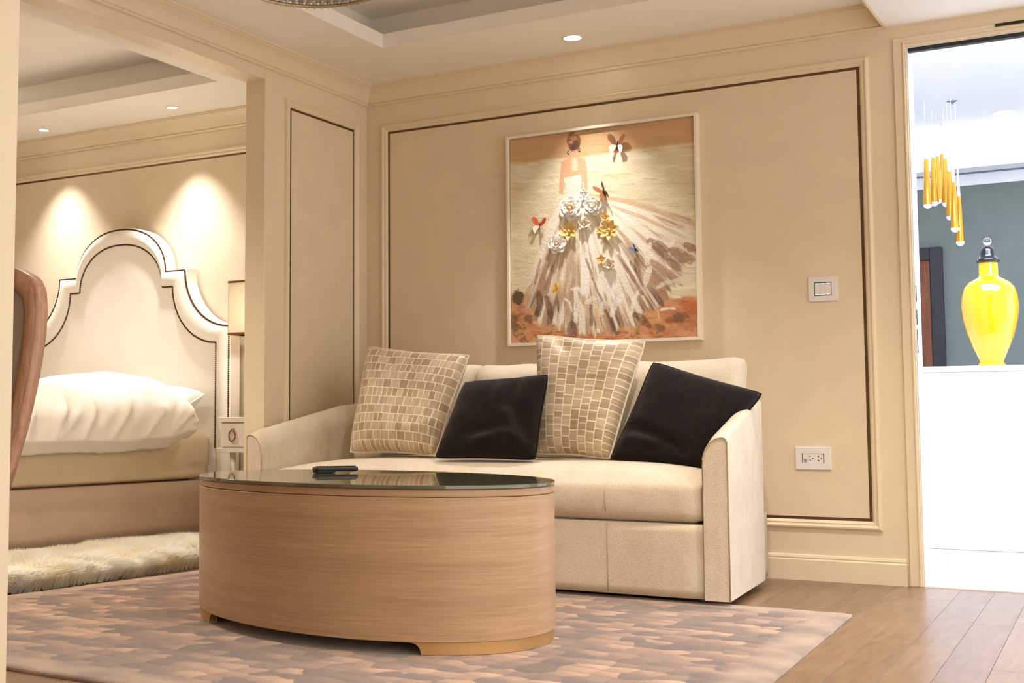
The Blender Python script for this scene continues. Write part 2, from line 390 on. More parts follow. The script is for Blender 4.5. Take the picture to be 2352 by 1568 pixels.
# --- baseboards
def baseboard(name, path, off):
    prof = [(0,0),(.018,0),(.018,.088),(.014,.094),(.016,.099),(.013,.108),(.005,.112),(0,.112)]
    return struct(sweep(name, [off(d, z) for d, z in prof], 'trim_paint'))
baseboard('baseboard_back', None, lambda d,z: [(d,-d,z),(2.672+d*.6,-d,z),(2.672+d*.6,0,z)])
baseboard('baseboard_bedroom', None, lambda d,z: [(-3.6,-d,z),(-.12,-d,z)])
baseboard('baseboard_left', None, lambda d,z: [(d,-d,z),(d,-.932-d,z),(-.12-d,-.932-d,z),(-.12-d,-d,z)])
# --- door casing, black track, threshold
tc_ = struct(boxes('trim_3', [(2.692, DX0, -.012, 0, 0, 2.345), (DX0, DX1, -.012, 0, DH, 2.345), (DX1, DX1+.053, -.012, 0, 0, 2.345)], 'trim_paint', bevel=.002, seg=1))
boxes('casing_bead', [(2.730, 2.738, -.018, -.012, 0, 2.325), (2.738, DX1, -.018, -.012, 2.318, 2.326)], 'trim_paint', tc_, bevel=.002)
boxes('door_track', [(DX0+.004, DX1, .004, .034, DH-.020, DH-.0045)], 'black_frame', tc_); box('head_lining', (DX0+.004, DX1, .0, .12, DH-.004, DH-.0005), 'lobby_white', tc_)
boxes('jamb_lining', [(DX0+.0005, DX0+.004, .0, .12, 0.006, DH-.0005)], 'lobby_white', tc_)
for z0, z1 in ((1.20,1.27),(1.10,1.165),(.98,1.08)): box('strike_plate', (DX0-.001, DX0+.0055, .002, .016, z0, z1), 'dark_metal', tc_)
struct(box('trim_5', (DX0, DX1, -.004, .20, -.02, .006), 'marble_white', bevel=.002), 'white marble threshold strip under the doorway', 'threshold')
# --- ceilings: soffits with raised coffers
def coffer(name, X0, X1, Y0, Y1, hx0, hx1, hy0, hy1, set_, top):
    c = struct(boxes(name, [(X0,hx0,Y0,Y1,HC,2.57),(hx1,X1,Y0,Y1,HC,2.57),(hx0,hx1,hy1,Y1,HC,2.57),(hx0,hx1,Y0,hy0,HC,2.57)], 'ceiling_paint'))
    a0,a1,b0,b1 = hx0-set_, hx1+set_, hy0-set_, hy1+set_
    boxes('coffer_side', [(a0-.05,a0,b0-.05,b1+.05,2.57,top),(a1,a1+.05,b0-.05,b1+.05,2.57,top),(a0,a1,b1,b1+.05,2.57,top),(a0,a1,b0-.05,b0,2.57,top)], 'ceiling_paint', c)
    box('coffer_top', (a0-.05,a1+.05,b0-.05,b1+.05,top,top+.05), 'ceiling_paint', c); return c
coffer('ceiling', -.06, BX, -6.6, 0, .476, 2.20, -4.2, -.622, .17, 2.715)
coffer('ceiling_bedroom', -3.6, -.06, -6.6, 0, -2.9, -.588, -3.6, -.565, .17, 2.735)
box('cove_strip', (-3.05,-3.02,-3.5,-.7,2.572,2.582), 'coffer_fill_glow', bpy.data.objects['ceiling_bedroom'])  # glowing strip added to brighten the upper coffer, no known light there
struct(box('ceiling_entry', (BX-.001, 4.9, -6.6, 0, 2.398, 2.5), 'ceiling_paint'))
# --- lobby behind the doorway
LF = struct(box('floor_lobby', (.2, 6.2, .12, 6.2, -.12, -.004), 'marble_white'))
def tile(pts, mat):
    n = len(pts); mesh('tile', [(x,y,-.004) for x,y in pts]+[(x,y,.0) for x,y in pts], [tuple(range(n))[::-1], tuple(range(n,2*n))]+[(k,(k+1)%n,n+(k+1)%n,n+k) for k in range(n)], mat, LF)
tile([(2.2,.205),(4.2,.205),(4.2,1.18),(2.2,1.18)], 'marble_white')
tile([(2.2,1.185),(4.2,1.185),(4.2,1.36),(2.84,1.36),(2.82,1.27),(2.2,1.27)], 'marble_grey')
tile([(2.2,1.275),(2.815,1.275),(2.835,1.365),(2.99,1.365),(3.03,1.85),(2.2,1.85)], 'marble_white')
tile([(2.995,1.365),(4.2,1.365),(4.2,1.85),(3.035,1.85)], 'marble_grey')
struct(boxes('wall_lobby_back', [(.2,6.2,5.0,5.12,0,2.515)], 'lobby_green'))
struct(boxes('trim_4', [(.2,6.2,4.985,5.12,2.515,2.60)], 'lobby_white', bevel=.003, seg=1))
struct(box('wall_lobby_top', (.2,6.2,5.0,5.12,2.6,3.0), 'lobby_white'))
struct(box('wall_lobby_left', (.08,.2,.12,5.12,0,3.1), 'lobby_white'))
struct(box('wall_lobby_right', (6.2,6.32,.12,5.12,0,3.1), 'lobby_white'))
cl = struct(boxes('ceiling_lobby', [(.2,6.2,.12,5.12,2.87,3.0)], 'lobby_white'))
boxes('cove_soffit', [(.2,6.2,4.72,5.0,2.60,2.64),(.2,6.2,4.70,4.72,2.60,2.715)], 'lobby_white', cl)
box('cove_strip', (.2,6.2,4.80,4.84,2.642,2.652), 'cove_glow', cl)
for dy in (4.90, 4.94): box('slot_diffuser', (.3,6.1,dy,dy+.012,2.597,2.601), 'black_frame', cl)
d2 = struct(empty('door_2', (0,0,0)))
boxes('door_frame', [(2.062,2.152,4.955,5.0,0,2.05),(1.05,1.14,4.955,5.0,0,2.05),(1.14,2.062,4.955,5.0,1.95,2.05)], 'black_frame', d2, bevel=.003, seg=1)
for k in range(4): box('door_board', (1.14+.2305*k, 1.14+.2305*k+.227, 4.972,5.0,.005,1.95), 'door_wood', d2, bevel=.002, seg=1)
box('edge_strip', (1.955,1.963,4.964,4.972,.01,1.94), 'vase_yellow', d2)

# ================================================================== LAMPS
def downlight(loc, watts, deg, label, r=.042, color=WARM, glow='lamp_glow', blend=.7, group=None, rot=(0,0,0)):
    e = empty('downlight', loc); tag(e, label, 'downlight', group)
    lathe('trim_ring', [(r,.0),(r,-.003),(r+.008,-.003),(r+.008,.0)], 'white_plastic', e, 28, cap=False)
    lathe('lens', [(0.0005,-.001),(r,-.001)], glow, e, 28, smooth=False, cap=False)
    if watts: spot('bulb', (0,0,-.006), watts, deg, color, blend, r*.7, rot, e)
    return e
downlight((1.323,-.290,HC), 42, 76, 'round recessed downlight above the bride painting', color=WHITE, blend=.8)
downlight((-1.171,-.250,HC), 56, 76, 'recessed downlight in bedroom soffit, on the pier side of the headboard arch', r=.03, color=BEDW, blend=.9)
downlight((-2.223,-.230,HC), 46, 76, 'recessed downlight in bedroom soffit, beyond the headboard arch', r=.03, color=BEDW, blend=.9)
for (x,y,w,lb) in ((2.43,-1.55,60,'recessed soffit downlight between the sofa end and the entry bulkhead'),(2.43,-3.2,45,'recessed soffit downlight along the entry bulkhead, past the rug'),(.25,-2.4,40,'recessed soffit downlight just inside the bedroom opening header')): downlight((x,y,HC), w, 120, lb, group='living room soffit downlights', blend=.9)
for (x,y,w,lb) in ((3.5,-1.6,50,'recessed downlight in the low entry ceiling, nearer the doorway'),(3.5,-3.4,50,'recessed downlight in the low entry ceiling, farther from the doorway')): downlight((x,y,2.398), w, 120, lb, group='entry ceiling downlights', color=WHITE, blend=.9)
downlight((-1.9,-1.9,2.735), 56, 140, 'recessed downlight in the bedroom coffer', color=BEDW, blend=.9)
downlight((-.36,-2.4,HC), 60, 130, 'recessed downlight in the bedroom soffit near the opening', blend=.9)
downlight((2.70,4.15,2.87), 10, 130, 'round recessed downlight in lobby ceiling above the counter', r=.07, color=COOL, glow='lamp_glow_cool')
area('lobby_fill_near', (3.2,1.0,2.86), 56, 2.2, 1.2, COOL)  # added fill without a fixture, brightens counter front and floor
area('lobby_fill_far', (3.0,3.4,2.86), 8, 3.0, 1.2, COOL)  # added fill for the far half of the lobby, no fixture
area('lobby_fill_side', (6.1,2.6,1.5), 27, 4.0, 2.2, COOL, (0, pi/2, 0))  # added side fill that brightens the lobby ceiling, no window there

# ================================================================== SOFA
sofa = empty('sofa', (1.153,-.62,0)); tag(sofa, 'cream woven fabric sofa with sloping tub arms under the painting', 'sofa')
SX0, SX1, SYF = .043, 2.263, -1.12
def S(p): return (p[0]-1.153, p[1]+.62, p[2])
# tub shell: outer plan path (mirrored), from right front round the back to left front
path = []
for k in range(13): y = SYF + (.72)*k/12; path.append((2.263-.075*(k/12), y))
for k in range(1, 10): a = (pi/2)*k/9; path.append((2.188-.24+.24*cos(a), -.40+.24*sin(a)))
for k in range(1, 15): path.append((1.948 - (1.948-1.153)*k/14, -.16+.02*sin(pi/2*k/14)))
full = path + [(2*1.153-x, y) for x, y in path[-2::-1]]
nrm = []
for i, p in enumerate(full):
    a = full[max(i-1,0)]; b = full[min(i+1,len(full)-1)]; d = Vector((b[0]-a[0], b[1]-a[1])).normalized(); nrm.append(Vector((-d.y, d.x)))
def shell_section(i):
    x, y = full[i]; n_ = nrm[i]; f = min(i, len(full)-1-i)
    t_ = max(0, min(1, (y-SYF)/.68)); top = .642+.135*t_ + (.03*max(0,(y+.40)/.26) if y > -.40 else 0)
    if y < SYF+.05: top -= .012*(1-(y-SYF)/.05)
    w = .092 + .07*max(0, min(1, (y+.62)/.4)); pts = []
    drop = .10
    for d, z in ((0,.03),(0,top-.25),(0,top-.02),(.004,top-.007),(.012,top-.001),(.022,top)): pts.append((d, z))
    for k in range(1, 9): a = (pi/2)*k/8; pts.append((.022+(w-.022)*sin(a), top-drop*(1-cos(a))))
    pts += [(w, top-.2), (w,.03)]
    return [S((x+n_.x*d, y+n_.y*d, z)) for d, z in pts]
secs = [shell_section(i) for i in range(len(full))]
def shell_part(name, a, b):
    V, Fc = [], []; m = len(secs[0])
    for s_ in secs[a:b+1]: V += s_
    for i in range(b-a):
        for k in range(m): Fc.append((i*m+k, i*m+(k+1)%m, (i+1)*m+(k+1)%m, (i+1)*m+k))
    Fc.append(tuple(range(m))); Fc.append(tuple((b-a)*m+k for k in range(m)))
    o = mesh(name, V, Fc, 'sofa_fabric', sofa, True)
    md = o.modifiers.new('edge', 'EDGE_SPLIT'); md.split_angle = radians(50); return o
NA = 12; NF = len(full)-1
shell_part('arm', 0, NA); shell_part('arm', NF-NA, NF); shell_part('backrest', NA, NF-NA)
for s_ in (secs[0], secs[NF]): tube('welt', [Vector(p)+Vector((0,-.001,0)) for p in s_[:15]], .0026, 'sofa_seam', sofa, 6)
def groove(name, pts, r=.0016): return tube(name, pts, r, 'sofa_seam', sofa, 5)
rbox('front_rail', (S((.136,0,0))[0], S((2.170,0,0))[0], SYF+.62, -.25+.62, .03, .308), .008, 'sofa_fabric', sofa, (24,6,8))
def seat_def(p, q):
    u, v, w = q; c = (1-(2*u-1)**6)*(1-(2*v-1)**4)
    z = p.z; wob = .010*(vn(u*7+1, v*3, 3)-.5)
    if w > .5: z += (.051*c + .022*v + wob*c)*(2*w-1)
    y = p.y - (.016*(1-(2*u-1)**4)*sin(pi*w) if v < .5 else 0)
    return (p.x + .004*sin(u*40)*0, y, z)
rbox('seat_cushion', (S((.139,0,0))[0], S((2.167,0,0))[0], SYF+.62-.004, -.30+.62, .309, .468), .036, 'sofa_fabric', sofa, (44,18,12), seat_def)
for xs in (.52, 1.79):
    groove('seam', [S((xs, SYF-.001, z)) for z in (.04,.12,.2,.30)])
    groove('seam', [S((xs, SYF-.0045-.016*sin(pi*(z-.309)/.159), z)) for z in (.345,.37,.39,.41,.43)])
for k, (xa, xb) in enumerate(((.255,.872),(.876,1.508),(1.512,2.120))):
    def bc(p, q, k=k):
        u, v, w = q; puff = (1-(2*u-1)**4)*(1-(2*w-1)**4)
        y = p.y + .13*(w-.0) - (.045*puff if v < .5 else 0); z = p.z - .018*(1-(2*u-1)**2)*w*0 + .012*(abs(2*u-1)**3)*w + .010*(vn(u*5+k*9, 2, 5)-.5)*w
        return (p.x, y, z)
    rbox('back_cushion', (S((xa,0,0))[0], S((xb,0,0))[0], -.585+.62, -.395+.62, .50, .955), .05, 'sofa_fabric', sofa, (18,8,16), bc)
for x, y in ((.2,-1.02),(2.1,-1.02),(.3,-.30),(2.0,-.30)): box('foot', (x-1.153-.03, x-1.153+.03, y+.62-.03, y+.62+.03, .0146 if y < -1 else 0, .034), 'black_plastic', sofa)

# ------------------------------------------------------------------ cushions on the sofa
def pillow(name, corners, T, mat, label, pull=.10, wr=None, seed=0, piping=None, n=40, ears=.0):
    TL, TR, BR, BL = [Vector(c) for c in corners]; cen = (TL+TR+BR+BL)/4
    nm = ((TR-TL)+(BR-BL)).cross((BL-TL)+(BR-TR)).normalized()
    if nm.dot(CAM-cen) < 0: nm = -nm
    e = empty(name, (cen.x, cen.y, min(TL.z,TR.z,BR.z,BL.z)-.0)); tag(e, label, 'cushion'); o0 = Vector(e.location)
    wU = ((TR-TL).length+(BR-BL).length)/2; hV = ((BL-TL).length+(BR-TR).length)/2
    def P(u, v, side):
        cr = (abs(u)*abs(v))**5; uu = u*(1-pull*(1-v*v)*abs(u))*(1-.045*cr); vv = v*(1-pull*(1-u*u)*abs(v))*(1-.045*cr)
        a, b = (uu+1)/2, (vv+1)/2
        base = (TL*(1-a)+TR*a)*(1-b) + (BL*(1-a)+BR*a)*b
        th = ((1-abs(u)**3.2)*(1-abs(v)**3.2))**.46 * T * (1 - ears*(abs(u*v)))
        th += T*.05*(1-abs(u)**6)*(1-abs(v)**6)*(vn(u*3+seed, v*3+9, seed)-.5)*2
        if wr and side > 0: th += wr(u, v)*(1-abs(u)**8)*(1-abs(v)**8)
        return base + nm*(th*side*.5)
    V, Fc, UV = [], [], []
    for side in (1, -1):
        for j in range(n+1):
            for i in range(n+1):
                u, v = 2*i/n-1, 2*j/n-1
                V.append(P(u, v, side)-o0); UV.append(((u+1)/2*wU, (1-v)/2*hV))
    N1 = (n+1)**2
    for j in range(n):
        for i in range(n):
            a = j*(n+1)+i; Fc.append((a, a+n+1, a+n+2, a+1)); Fc.append((N1+a, N1+a+1, N1+a+n+2, N1+a+n+1))
    me = bpy.data.meshes.new('cover'); me.from_pydata(V, [], Fc); uvl = me.uv_layers.new(name='UVMap')
    for lp in me.loops: uvl.data[lp.index].uv = UV[lp.vertex_index]
    bm = bmesh.new(); bm.from_mesh(me); bmesh.ops.remove_doubles(bm, verts=bm.verts, dist=1e-5); bmesh.ops.recalc_face_normals(bm, faces=bm.faces); bm.to_mesh(me); bm.free()
    link('cover', me, mat, e, True)
    edge = [P(-1+2*k/24, -1, 0)-o0 for k in range(24)] + [P(1, -1+2*k/24, 0)-o0 for k in range(24)] + [P(1-2*k/24, 1, 0)-o0 for k in range(24)] + [P(-1, 1-2*k/24, 0)-o0 for k in range(24)]
    tube('piping', edge, .0045, piping or mat, e, 6, True)
    return e
def crease(pts, w, amp):
    def f(u, v):
        d = 9
        for (a, b), (c, e_) in zip(pts, pts[1:]):
            px, py = u-a, v-b; dx, dy = c-a, e_-b; t_ = max(0, min(1, (px*dx+py*dy)/(dx*dx+dy*dy))); d = min(d, sqrt((px-t_*dx)**2+(py-t_*dy)**2))
        return amp*math.exp(-(d/w)**2)
    return f
def multi(*fs): return lambda u, v: sum(f(u, v) for f in fs)
YB1, YT1 = -.80, -.60
def pc(px, ys): return [tuple(at(u, v, y=y)) for (u, v), y in zip(px, ys)]
pillow('patterned_cushion', pc([(843,792),(1083,812),(1003,1050),(800,1043)], (-.58,-.62,-.82,-.78)), .18, 'pillow_bricks_wide', 'taupe brick-weave cushion at the pier end of the sofa', .07, multi(crease([(-.6,-1),(-.25,-.62)], .10, -.03), crease([(.9,.45),(.4,.6)], .10, .02)), 1, 'petal_beige')
pillow('patterned_cushion', pc([(1230,765),(1488,780),(1402,1058),(1230,1046)], (-.61,-.61,-.80,-.80)), .18, 'pillow_bricks_tall', 'taupe brick-weave cushion standing between the two dark cushions', .06, crease([(-.7,-1),(-.3,-.7)], .12, -.03), 2, 'petal_beige')
pillow('dark_cushion', pc([(1066,876),(1262,858),(1232,1058),(996,1053)], (-.78,-.81,-.95,-.95)), .14, 'velvet_dark', 'dark plum velvet cushion, creased, between the two brick-weave cushions', .05, multi(crease([(.35,-1.1),(.45,-.2),(.9,.5)], .15, -.034), crease([(.1,-.6),(.2,-.1),(.7,.4)], .14, .016), crease([(-.1,.72),(.4,.50),(.9,.7)], .14, .026), crease([(-.4,.5),(.3,.35)], .14, -.018)), 3)
pillow('dark_cushion', pc([(1498,827),(1757,903),(1616,1078),(1396,1062)], (-.62,-.56,-.78,-.80)), .15, 'velvet_dark', 'dark plum velvet cushion leaning on the doorway-side sofa arm', .05, multi(crease([(-.9,.35),(-.3,.45),(.5,.75)], .10, -.04), crease([(-.8,.62),(-.2,.68)], .10, .03)), 4)

# ================================================================== COFFEE TABLE
TCX, TCY, TA, TB, TTH = 1.3177, -2.1198, .7528, .5002, -.3834
RZ = .0146
tab = empty('coffee_table', (TCX, TCY, RZ), TTH); tag(tab, 'oval drum coffee table in pale wood with dark glass top', 'table')
def el(a, da=0): return ((TA+da)*cos(a), (TB+da)*sin(a))
def eslab(name, z0, z1, da, mat, bev=.002, n=128, hollow=None):
    prof = [(da-bev, z0), (da, z0+bev), (da, z1-bev), (da-bev, z1)]; V, Fc = [], []
    for d, z in prof:
        for k in range(n): x, y = el(2*pi*k/n, d); V.append((x, y, z-RZ))
    for i in range(3):
        for k in range(n): Fc.append((i*n+k, i*n+(k+1)%n, (i+1)*n+(k+1)%n, (i+1)*n+k))
    Fc.append(tuple(range(n))); Fc.append(tuple(3*n+k for k in range(n)))
    o = mesh(name, V, Fc, mat, tab, True); md = o.modifiers.new('edge', 'EDGE_SPLIT'); md.split_angle = radians(40); return o
eslab('drum', .050, .466, 0, 'table_wood'); eslab('top_band', .4675, .4895, 0, 'table_wood'); eslab('glass_top', .490, .502, .003, 'table_glass')
def foot(a0, a1):
    m = 40; V, Fc = [], []; nz = 8
    for j in range(nz+1):
        z = .0 + (.0495-RZ)*j/nz; s_ = (j/nz); ext = radians(3.2)*(1-sqrt(max(0, 1-s_**2)))
        for k in range(m+1):
            a = radians(a0)-ext + (radians(a1-a0)+2*ext)*k/m
            for d in (-.006, -.034): x, y = el(a, d); V.append((x, y, z))
    def id_(j, k, d): return (j*(m+1)+k)*2+d
    for j in range(nz):
        for k in range(m):
            Fc.append((id_(j,k,0), id_(j,k+1,0), id_(j+1,k+1,0), id_(j+1,k,0))); Fc.append((id_(j,k,1), id_(j+1,k,1), id_(j+1,k+1,1), id_(j,k+1,1)))
        for k in (0, m): Fc.append((id_(j,k,0), id_(j+1,k,0), id_(j+1,k,1), id_(j,k,1)))
    for k in range(m):
        for j in (0, nz): Fc.append((id_(j,k,0), id_(j,k,1), id_(j,k+1,1), id_(j,k+1,0)))
    mesh('plinth_foot', V, Fc, 'brass_foot', tab, True).modifiers.new('edge', 'EDGE_SPLIT').split_angle = radians(50)
foot(-32.5, 68); foot(147.5, 249)
# remote control
ra, rb = at(722,1084,z=.508), at(820,1080,z=.508); rc = (ra+rb)/2
rem = empty('remote_control', (at(770,1085,z=.503).x, at(770,1085,z=.503).y, .5022), 1.0); tag(rem, 'black remote control lying on the glass table top', 'remote')
RL = .085
rbox('body', (-RL, RL, -.021, .021, .006, .0225), .006, 'black_plastic', rem, (14,6,4))
rbox('battery_hump', (-RL+.002, -.005, -.017, .017, 0, .010), .004, 'black_plastic', rem, (8,4,3))
for i in range(11):
    for j in range(3): rbox('button', (-RL+.012+i*.0142, -RL+.022+i*.0142, -.0155+j*.0115, -.0075+j*.0115, .0222, .0252), .0014, 'black_plastic', rem, (2,2,2))

# ================================================================== RUGS
def rug():
    BLc, BRc, FRc, FLc = Vector((-.160,-.955)), Vector((2.671,-1.041)), Vector((2.817,-3.43)), Vector((-.31,-3.30)); nx, ny = 120, 100
    V, Fc, UV = [], [], []
    for lay in (1, 0):
        for j in range(ny+1):
            for i in range(nx+1):
                a, b = i/nx, j/ny; p = (BLc*(1-a)+BRc*a)*(1-b)+(FLc*(1-a)+FRc*a)*b
                ed = min(a, 1-a)*2.9; ed = min(ed, min(b,1-b)*2.4); z = .0135 - .005*max(0, 1-ed/.03)**2 + .0016*(vn(a*90,b*80,2)-.5)
                wob = .0025*(vn(a*70, b*70, 8)-.5) if (i in (0,nx) or j in (0,ny)) else 0
                V.append((p.x+wob, p.y+wob, z if lay else .0005)); UV.append((a*2.96, (1-b)*2.40))
    N1 = (nx+1)*(ny+1)
    for j in range(ny):
        for i in range(nx): a = j*(nx+1)+i; Fc.append((a, a+nx+1, a+nx+2, a+1))
    per = [i for i in range(nx+1)]+[j*(nx+1)+nx for j in range(1,ny+1)]+[ny*(nx+1)+i for i in range(nx-1,-1,-1)]+[j*(nx+1) for j in range(ny-1,0,-1)]
    for k in range(len(per)): a, b = per[k], per[(k+1)%len(per)]; Fc.append((a, b, N1+b, N1+a))
    Fc.append(tuple(N1+p for p in (0, nx, N1-1, N1-1-nx)))
    me = bpy.data.meshes.new('area_rug'); me.from_pydata(V, [], Fc); uvl = me.uv_layers.new(name='UVMap')
    for lp in me.loops: uvl.data[lp.index].uv = UV[lp.vertex_index]
    o = link('area_rug', me, 'rug_pile', None, True); tag(o, 'large mauve and beige leaf-patterned rug under the coffee table', 'rug')
rug()
def fur():
    e = empty('sheepskin_rug', (-.58,-1.5,0)); tag(e, 'shaggy cream sheepskin lying on the floor beside the bed', 'rug')
    def hgt(x, y):
        ex = 1-((x+.575)/.275)**2; ey = 1-((y+1.50)/1.15)**4
        return .052*np.sqrt(np.clip(ex,0,1))*np.clip(ey,0,1)**.4*(.8+.4*vnoise(x*7, y*5, 4))
    nx, ny = 24, 70; V, Fc = [], []
    for j in range(ny+1):
        for i in range(nx+1):
            x = -.86+.555*i/nx; y = -2.65+2.3*j/ny; V.append((x+.58, y+1.5, .002+float(hgt(x, y))*.8))
    for j in range(ny):
        for i in range(nx): a = j*(nx+1)+i; Fc.append((a, a+1, a+nx+2, a+nx+1))
    mesh('hide', V, Fc, 'fur', e, True)
    N = 80000; x = -.85+RNG.random(N)*.555; y = -2.62+RNG.random(N)*2.24
    inside = (((x+.575)/.285)**2 + ((y+1.5)/1.14)**6) < 1.0; x, y = x[inside], y[inside]; N = len(x)
    z = hgt(x, y)*.8; fx_ = np.clip((x+.50)/.20, 0, 1); fx_ = fx_*fx_*(3-2*fx_); ang = vnoise(x*8, y*8, 1)*7 + RNG.normal(size=N)*.6; lean = .014+.045*vnoise(x*10, y*10, 2)+ .030*fx_
    ang = (ang % (2*pi)); ang = np.where(ang > pi, ang-2*pi, ang)*(1-.8*fx_)
    L = .058+.026*RNG.random(N)+.030*vnoise(x*7, y*7, 3); L *= 1-.15*fx_
    dx, dy = np.cos(ang)*lean, np.sin(ang)*lean; w = .0016+.0012*RNG.random(N); wa = RNG.random(N)*pi; wx, wy = np.cos(wa)*w*1.0, np.sin(wa)*w
    drop = .018*fx_
    P0 = np.stack([x-wx, y-wy, z], 1); P1 = np.stack([x+wx, y+wy, z], 1)
    P2 = np.stack([x+dx*.45+wx, y+dy*.45+wy, z+L*.65], 1); P3 = np.stack([x+dx*.45-wx, y+dy*.45-wy, z+L*.65], 1)
    P4 = np.stack([x+dx*1.15, y+dy*1.15, np.maximum(z+L*.95-drop, .004)], 1)
    VV = np.stack([P0,P1,P2,P3,P4], 1).reshape(-1,3) + np.array([.58,1.5,0]); me = bpy.data.meshes.new('fur')
    me.vertices.add(5*N); me.vertices.foreach_set('co', VV.astype(np.float32).ravel())
    b = np.arange(N)*5; idx = np.stack([b,b+1,b+2,b+3,b+3,b+2,b+4], 1).ravel(); me.loops.add(7*N); me.loops.foreach_set('vertex_index', idx.astype(np.int32))
    st = np.stack([np.arange(N)*7, np.arange(N)*7+4], 1).ravel(); me.polygons.add(2*N); me.polygons.foreach_set('loop_start', st.astype(np.int32))
    me.update(calc_edges=True); me.validate(); o = link('fur', me, 'fur', e); o['kind'] = 'stuff'
fur()

# ================================================================== PAINTING
PX0, PX1, PZ0, PZ1 = .853, 1.832, 1.066, 2.126
pt_ = empty('bride_painting', ((PX0+PX1)/2, 0, PZ0)); tag(pt_, 'large painting of a bride seen from behind with relief flowers and butterflies', 'painting')
PO = Vector(pt_.location)
def PR(p): return tuple(Vector(p)-PO)
FWID = .014
ring_frame('frame', (PX0,PX1,PZ0,PZ1), [(0,0),(0,.044),(.0015,.046),(FWID-.001,.046),(FWID,.044),(FWID,.0)], lambda a,b,h: PR((a,-.004-h,b)), 'frame_white', pt_)
box('backing', (PX0+.002-PO.x, PX1-.002-PO.x, -.030, -.006, .002, PZ1-PZ0-.002), 'canvas_back', pt_)
CX0, CX1, CZ0, CZ1 = PX0+.017, PX1-.017, PZ0+.017, PZ1-.017
cTL, cTR, cBL, cBR = (68,232),(1195,92),(84,1498),(1224,1466)        # painting corners in the reading grid used below
def crop_uv(s, t_):
    X = (cTL[0]*(1-s)+cTR[0]*s)*(1-t_)+(cBL[0]*(1-s)+cBR[0]*s)*t_; Y = (cTL[1]*(1-s)+cTR[1]*s)*(1-t_)+(cBL[1]*(1-s)+cBR[1]*s)*t_; return X, Y
def paint_canvas():
    nx, nz = 400, 440; s, t_ = np.meshgrid(np.arange(nx+1)/nx, np.arange(nz+1)/nz); X, Y = crop_uv(s, t_)
    col = np.zeros(X.shape+(3,)); A = lambda c: np.array(c, float)
    fb = lambda x, y, sd: .5*vnoise(x,y,sd)+.3*vnoise(x*2.1,y*2.1,sd+1)+.2*vnoise(x*4.3,y*4.3,sd+2)
    def over(c, a): nonlocal col; col = col*(1-a[...,None])+A(c)*a[...,None] if np.ndim(c) == 1 else col*(1-a[...,None])+c*a[...,None]
    sm = lambda x, a, b: np.clip((x-a)/(b-a), 0, 1)**2*(3-2*np.clip((x-a)/(b-a), 0, 1))
    # ground: tan band, pale sky, ochre earth
    hz = fb(X/150, Y/22, 1); col[:] = A((220,206,172)); over((232,222,196), sm(hz,.45,.75)); over((192,168,118), sm(fb(X/120,Y/16,5),.55,.85)*.6)
    line1 = 385-(X-70)*.112+18*(vnoise(X/90,Y*0,3)-.5); over(np.stack([196+12*hz,156+12*hz,114+10*hz],-1), sm(line1-Y,-14,14))
    line2 = 1190+40*sm(X,700,1225)+22*(vnoise(X/60,X*0,4)-.5); e2 = fb(X/70,Y/40,9)
    over(np.stack([198+30*(e2-.5)*2,140+40*(e2-.5)*2,98+30*(e2-.5)*2],-1), sm(Y-line2,-18,26))
    over((122,96,66), sm(fb(X/40,Y/36,13),.62,.8)*sm(Y,1200,1260)*.8); over((150,74,40), sm(fb(X/50,Y/24,17),.6,.8)*sm(Y,1220,1300)*.6)
    def blob(cx, cy, rx, ry, c, al=1, soft=.35, sd=0, wob=.25):
        d = np.sqrt(((X-cx)/rx)**2+((Y-cy)/ry)**2)*(1+wob*(fb(X/14,Y/14,sd+40)-.5)*2); over(c, al*sm(-d,-1-soft*.5,-1+soft))
    blob(125,1215,40,46,(88,72,48),.9,.2,1); blob(95,1370,26,70,(110,80,56),.7,.5,2); blob(190,1345,32,28,(110,84,58),.7,.4,3); blob(1115,1350,42,34,(120,84,58),.85,.4,4); blob(1010,1415,32,24,(122,90,66),.8,.4,5); blob(1060,1365,24,24,(150,84,50),.7,.4,6); blob(1180,1270,50,60,(196,104,56),.6,.5,7); blob(265,1372,44,17,(224,178,128),.9,.3,8)
    # dress: rays from the waist
    ax, ay = 500., 470.; dx, dy = X-ax, Y-ay; r = np.hypot(dx, dy); th = np.degrees(np.arctan2(dx, dy))     # 0 = straight down, + right
    jag = 70*(vnoise(th/3.2, th*0, 21)-.5)+60*(vnoise(th/1.1, th*0, 22)-.5)
    rmax = np.interp(th, [-40,-30,-20,-8,8,22,34,46,56,64,70], [820,850,900,960,985,1000,960,900,830,780,720])+jag
    edge = sm(th,-24,-16+0*th)*1.0*sm(70-th,0,7); lim = np.interp(r,[100,420,760,900],[-48,-30,-24,-21]); edge = sm(th-lim,-3,4)*sm(np.interp(r,[100,300,700,900],[66,69,71,66])-th,-2,5)
    inside = edge*sm(rmax-r,-10,26)*sm(Y,560,625)
    s1 = vnoise(th/4.2, r/330, 31); s2 = vnoise(th/1.7, r/150, 32); s3 = vnoise(th/.6, r/70, 33); st_ = .5*s1+.3*s2+.2*s3
    over((226,212,186), inside*.75); over((248,242,230), inside*sm(st_,.44,.60)*np.interp(th,[-45,-25,-12,30,45,70],[.35,.6,1,1,.7,.45]))
    over((196,168,138), inside*sm(1-st_,.50,.68)*sm(r,200,420)*.75); over((148,114,92), inside*sm(1-(.35*s1+.4*s2+.25*s3),.56,.72)*sm(r,380,700)*np.interp(th,[-40,-20,-8,24,34,70],[.8,.7,.35,.4,.8,.7]))
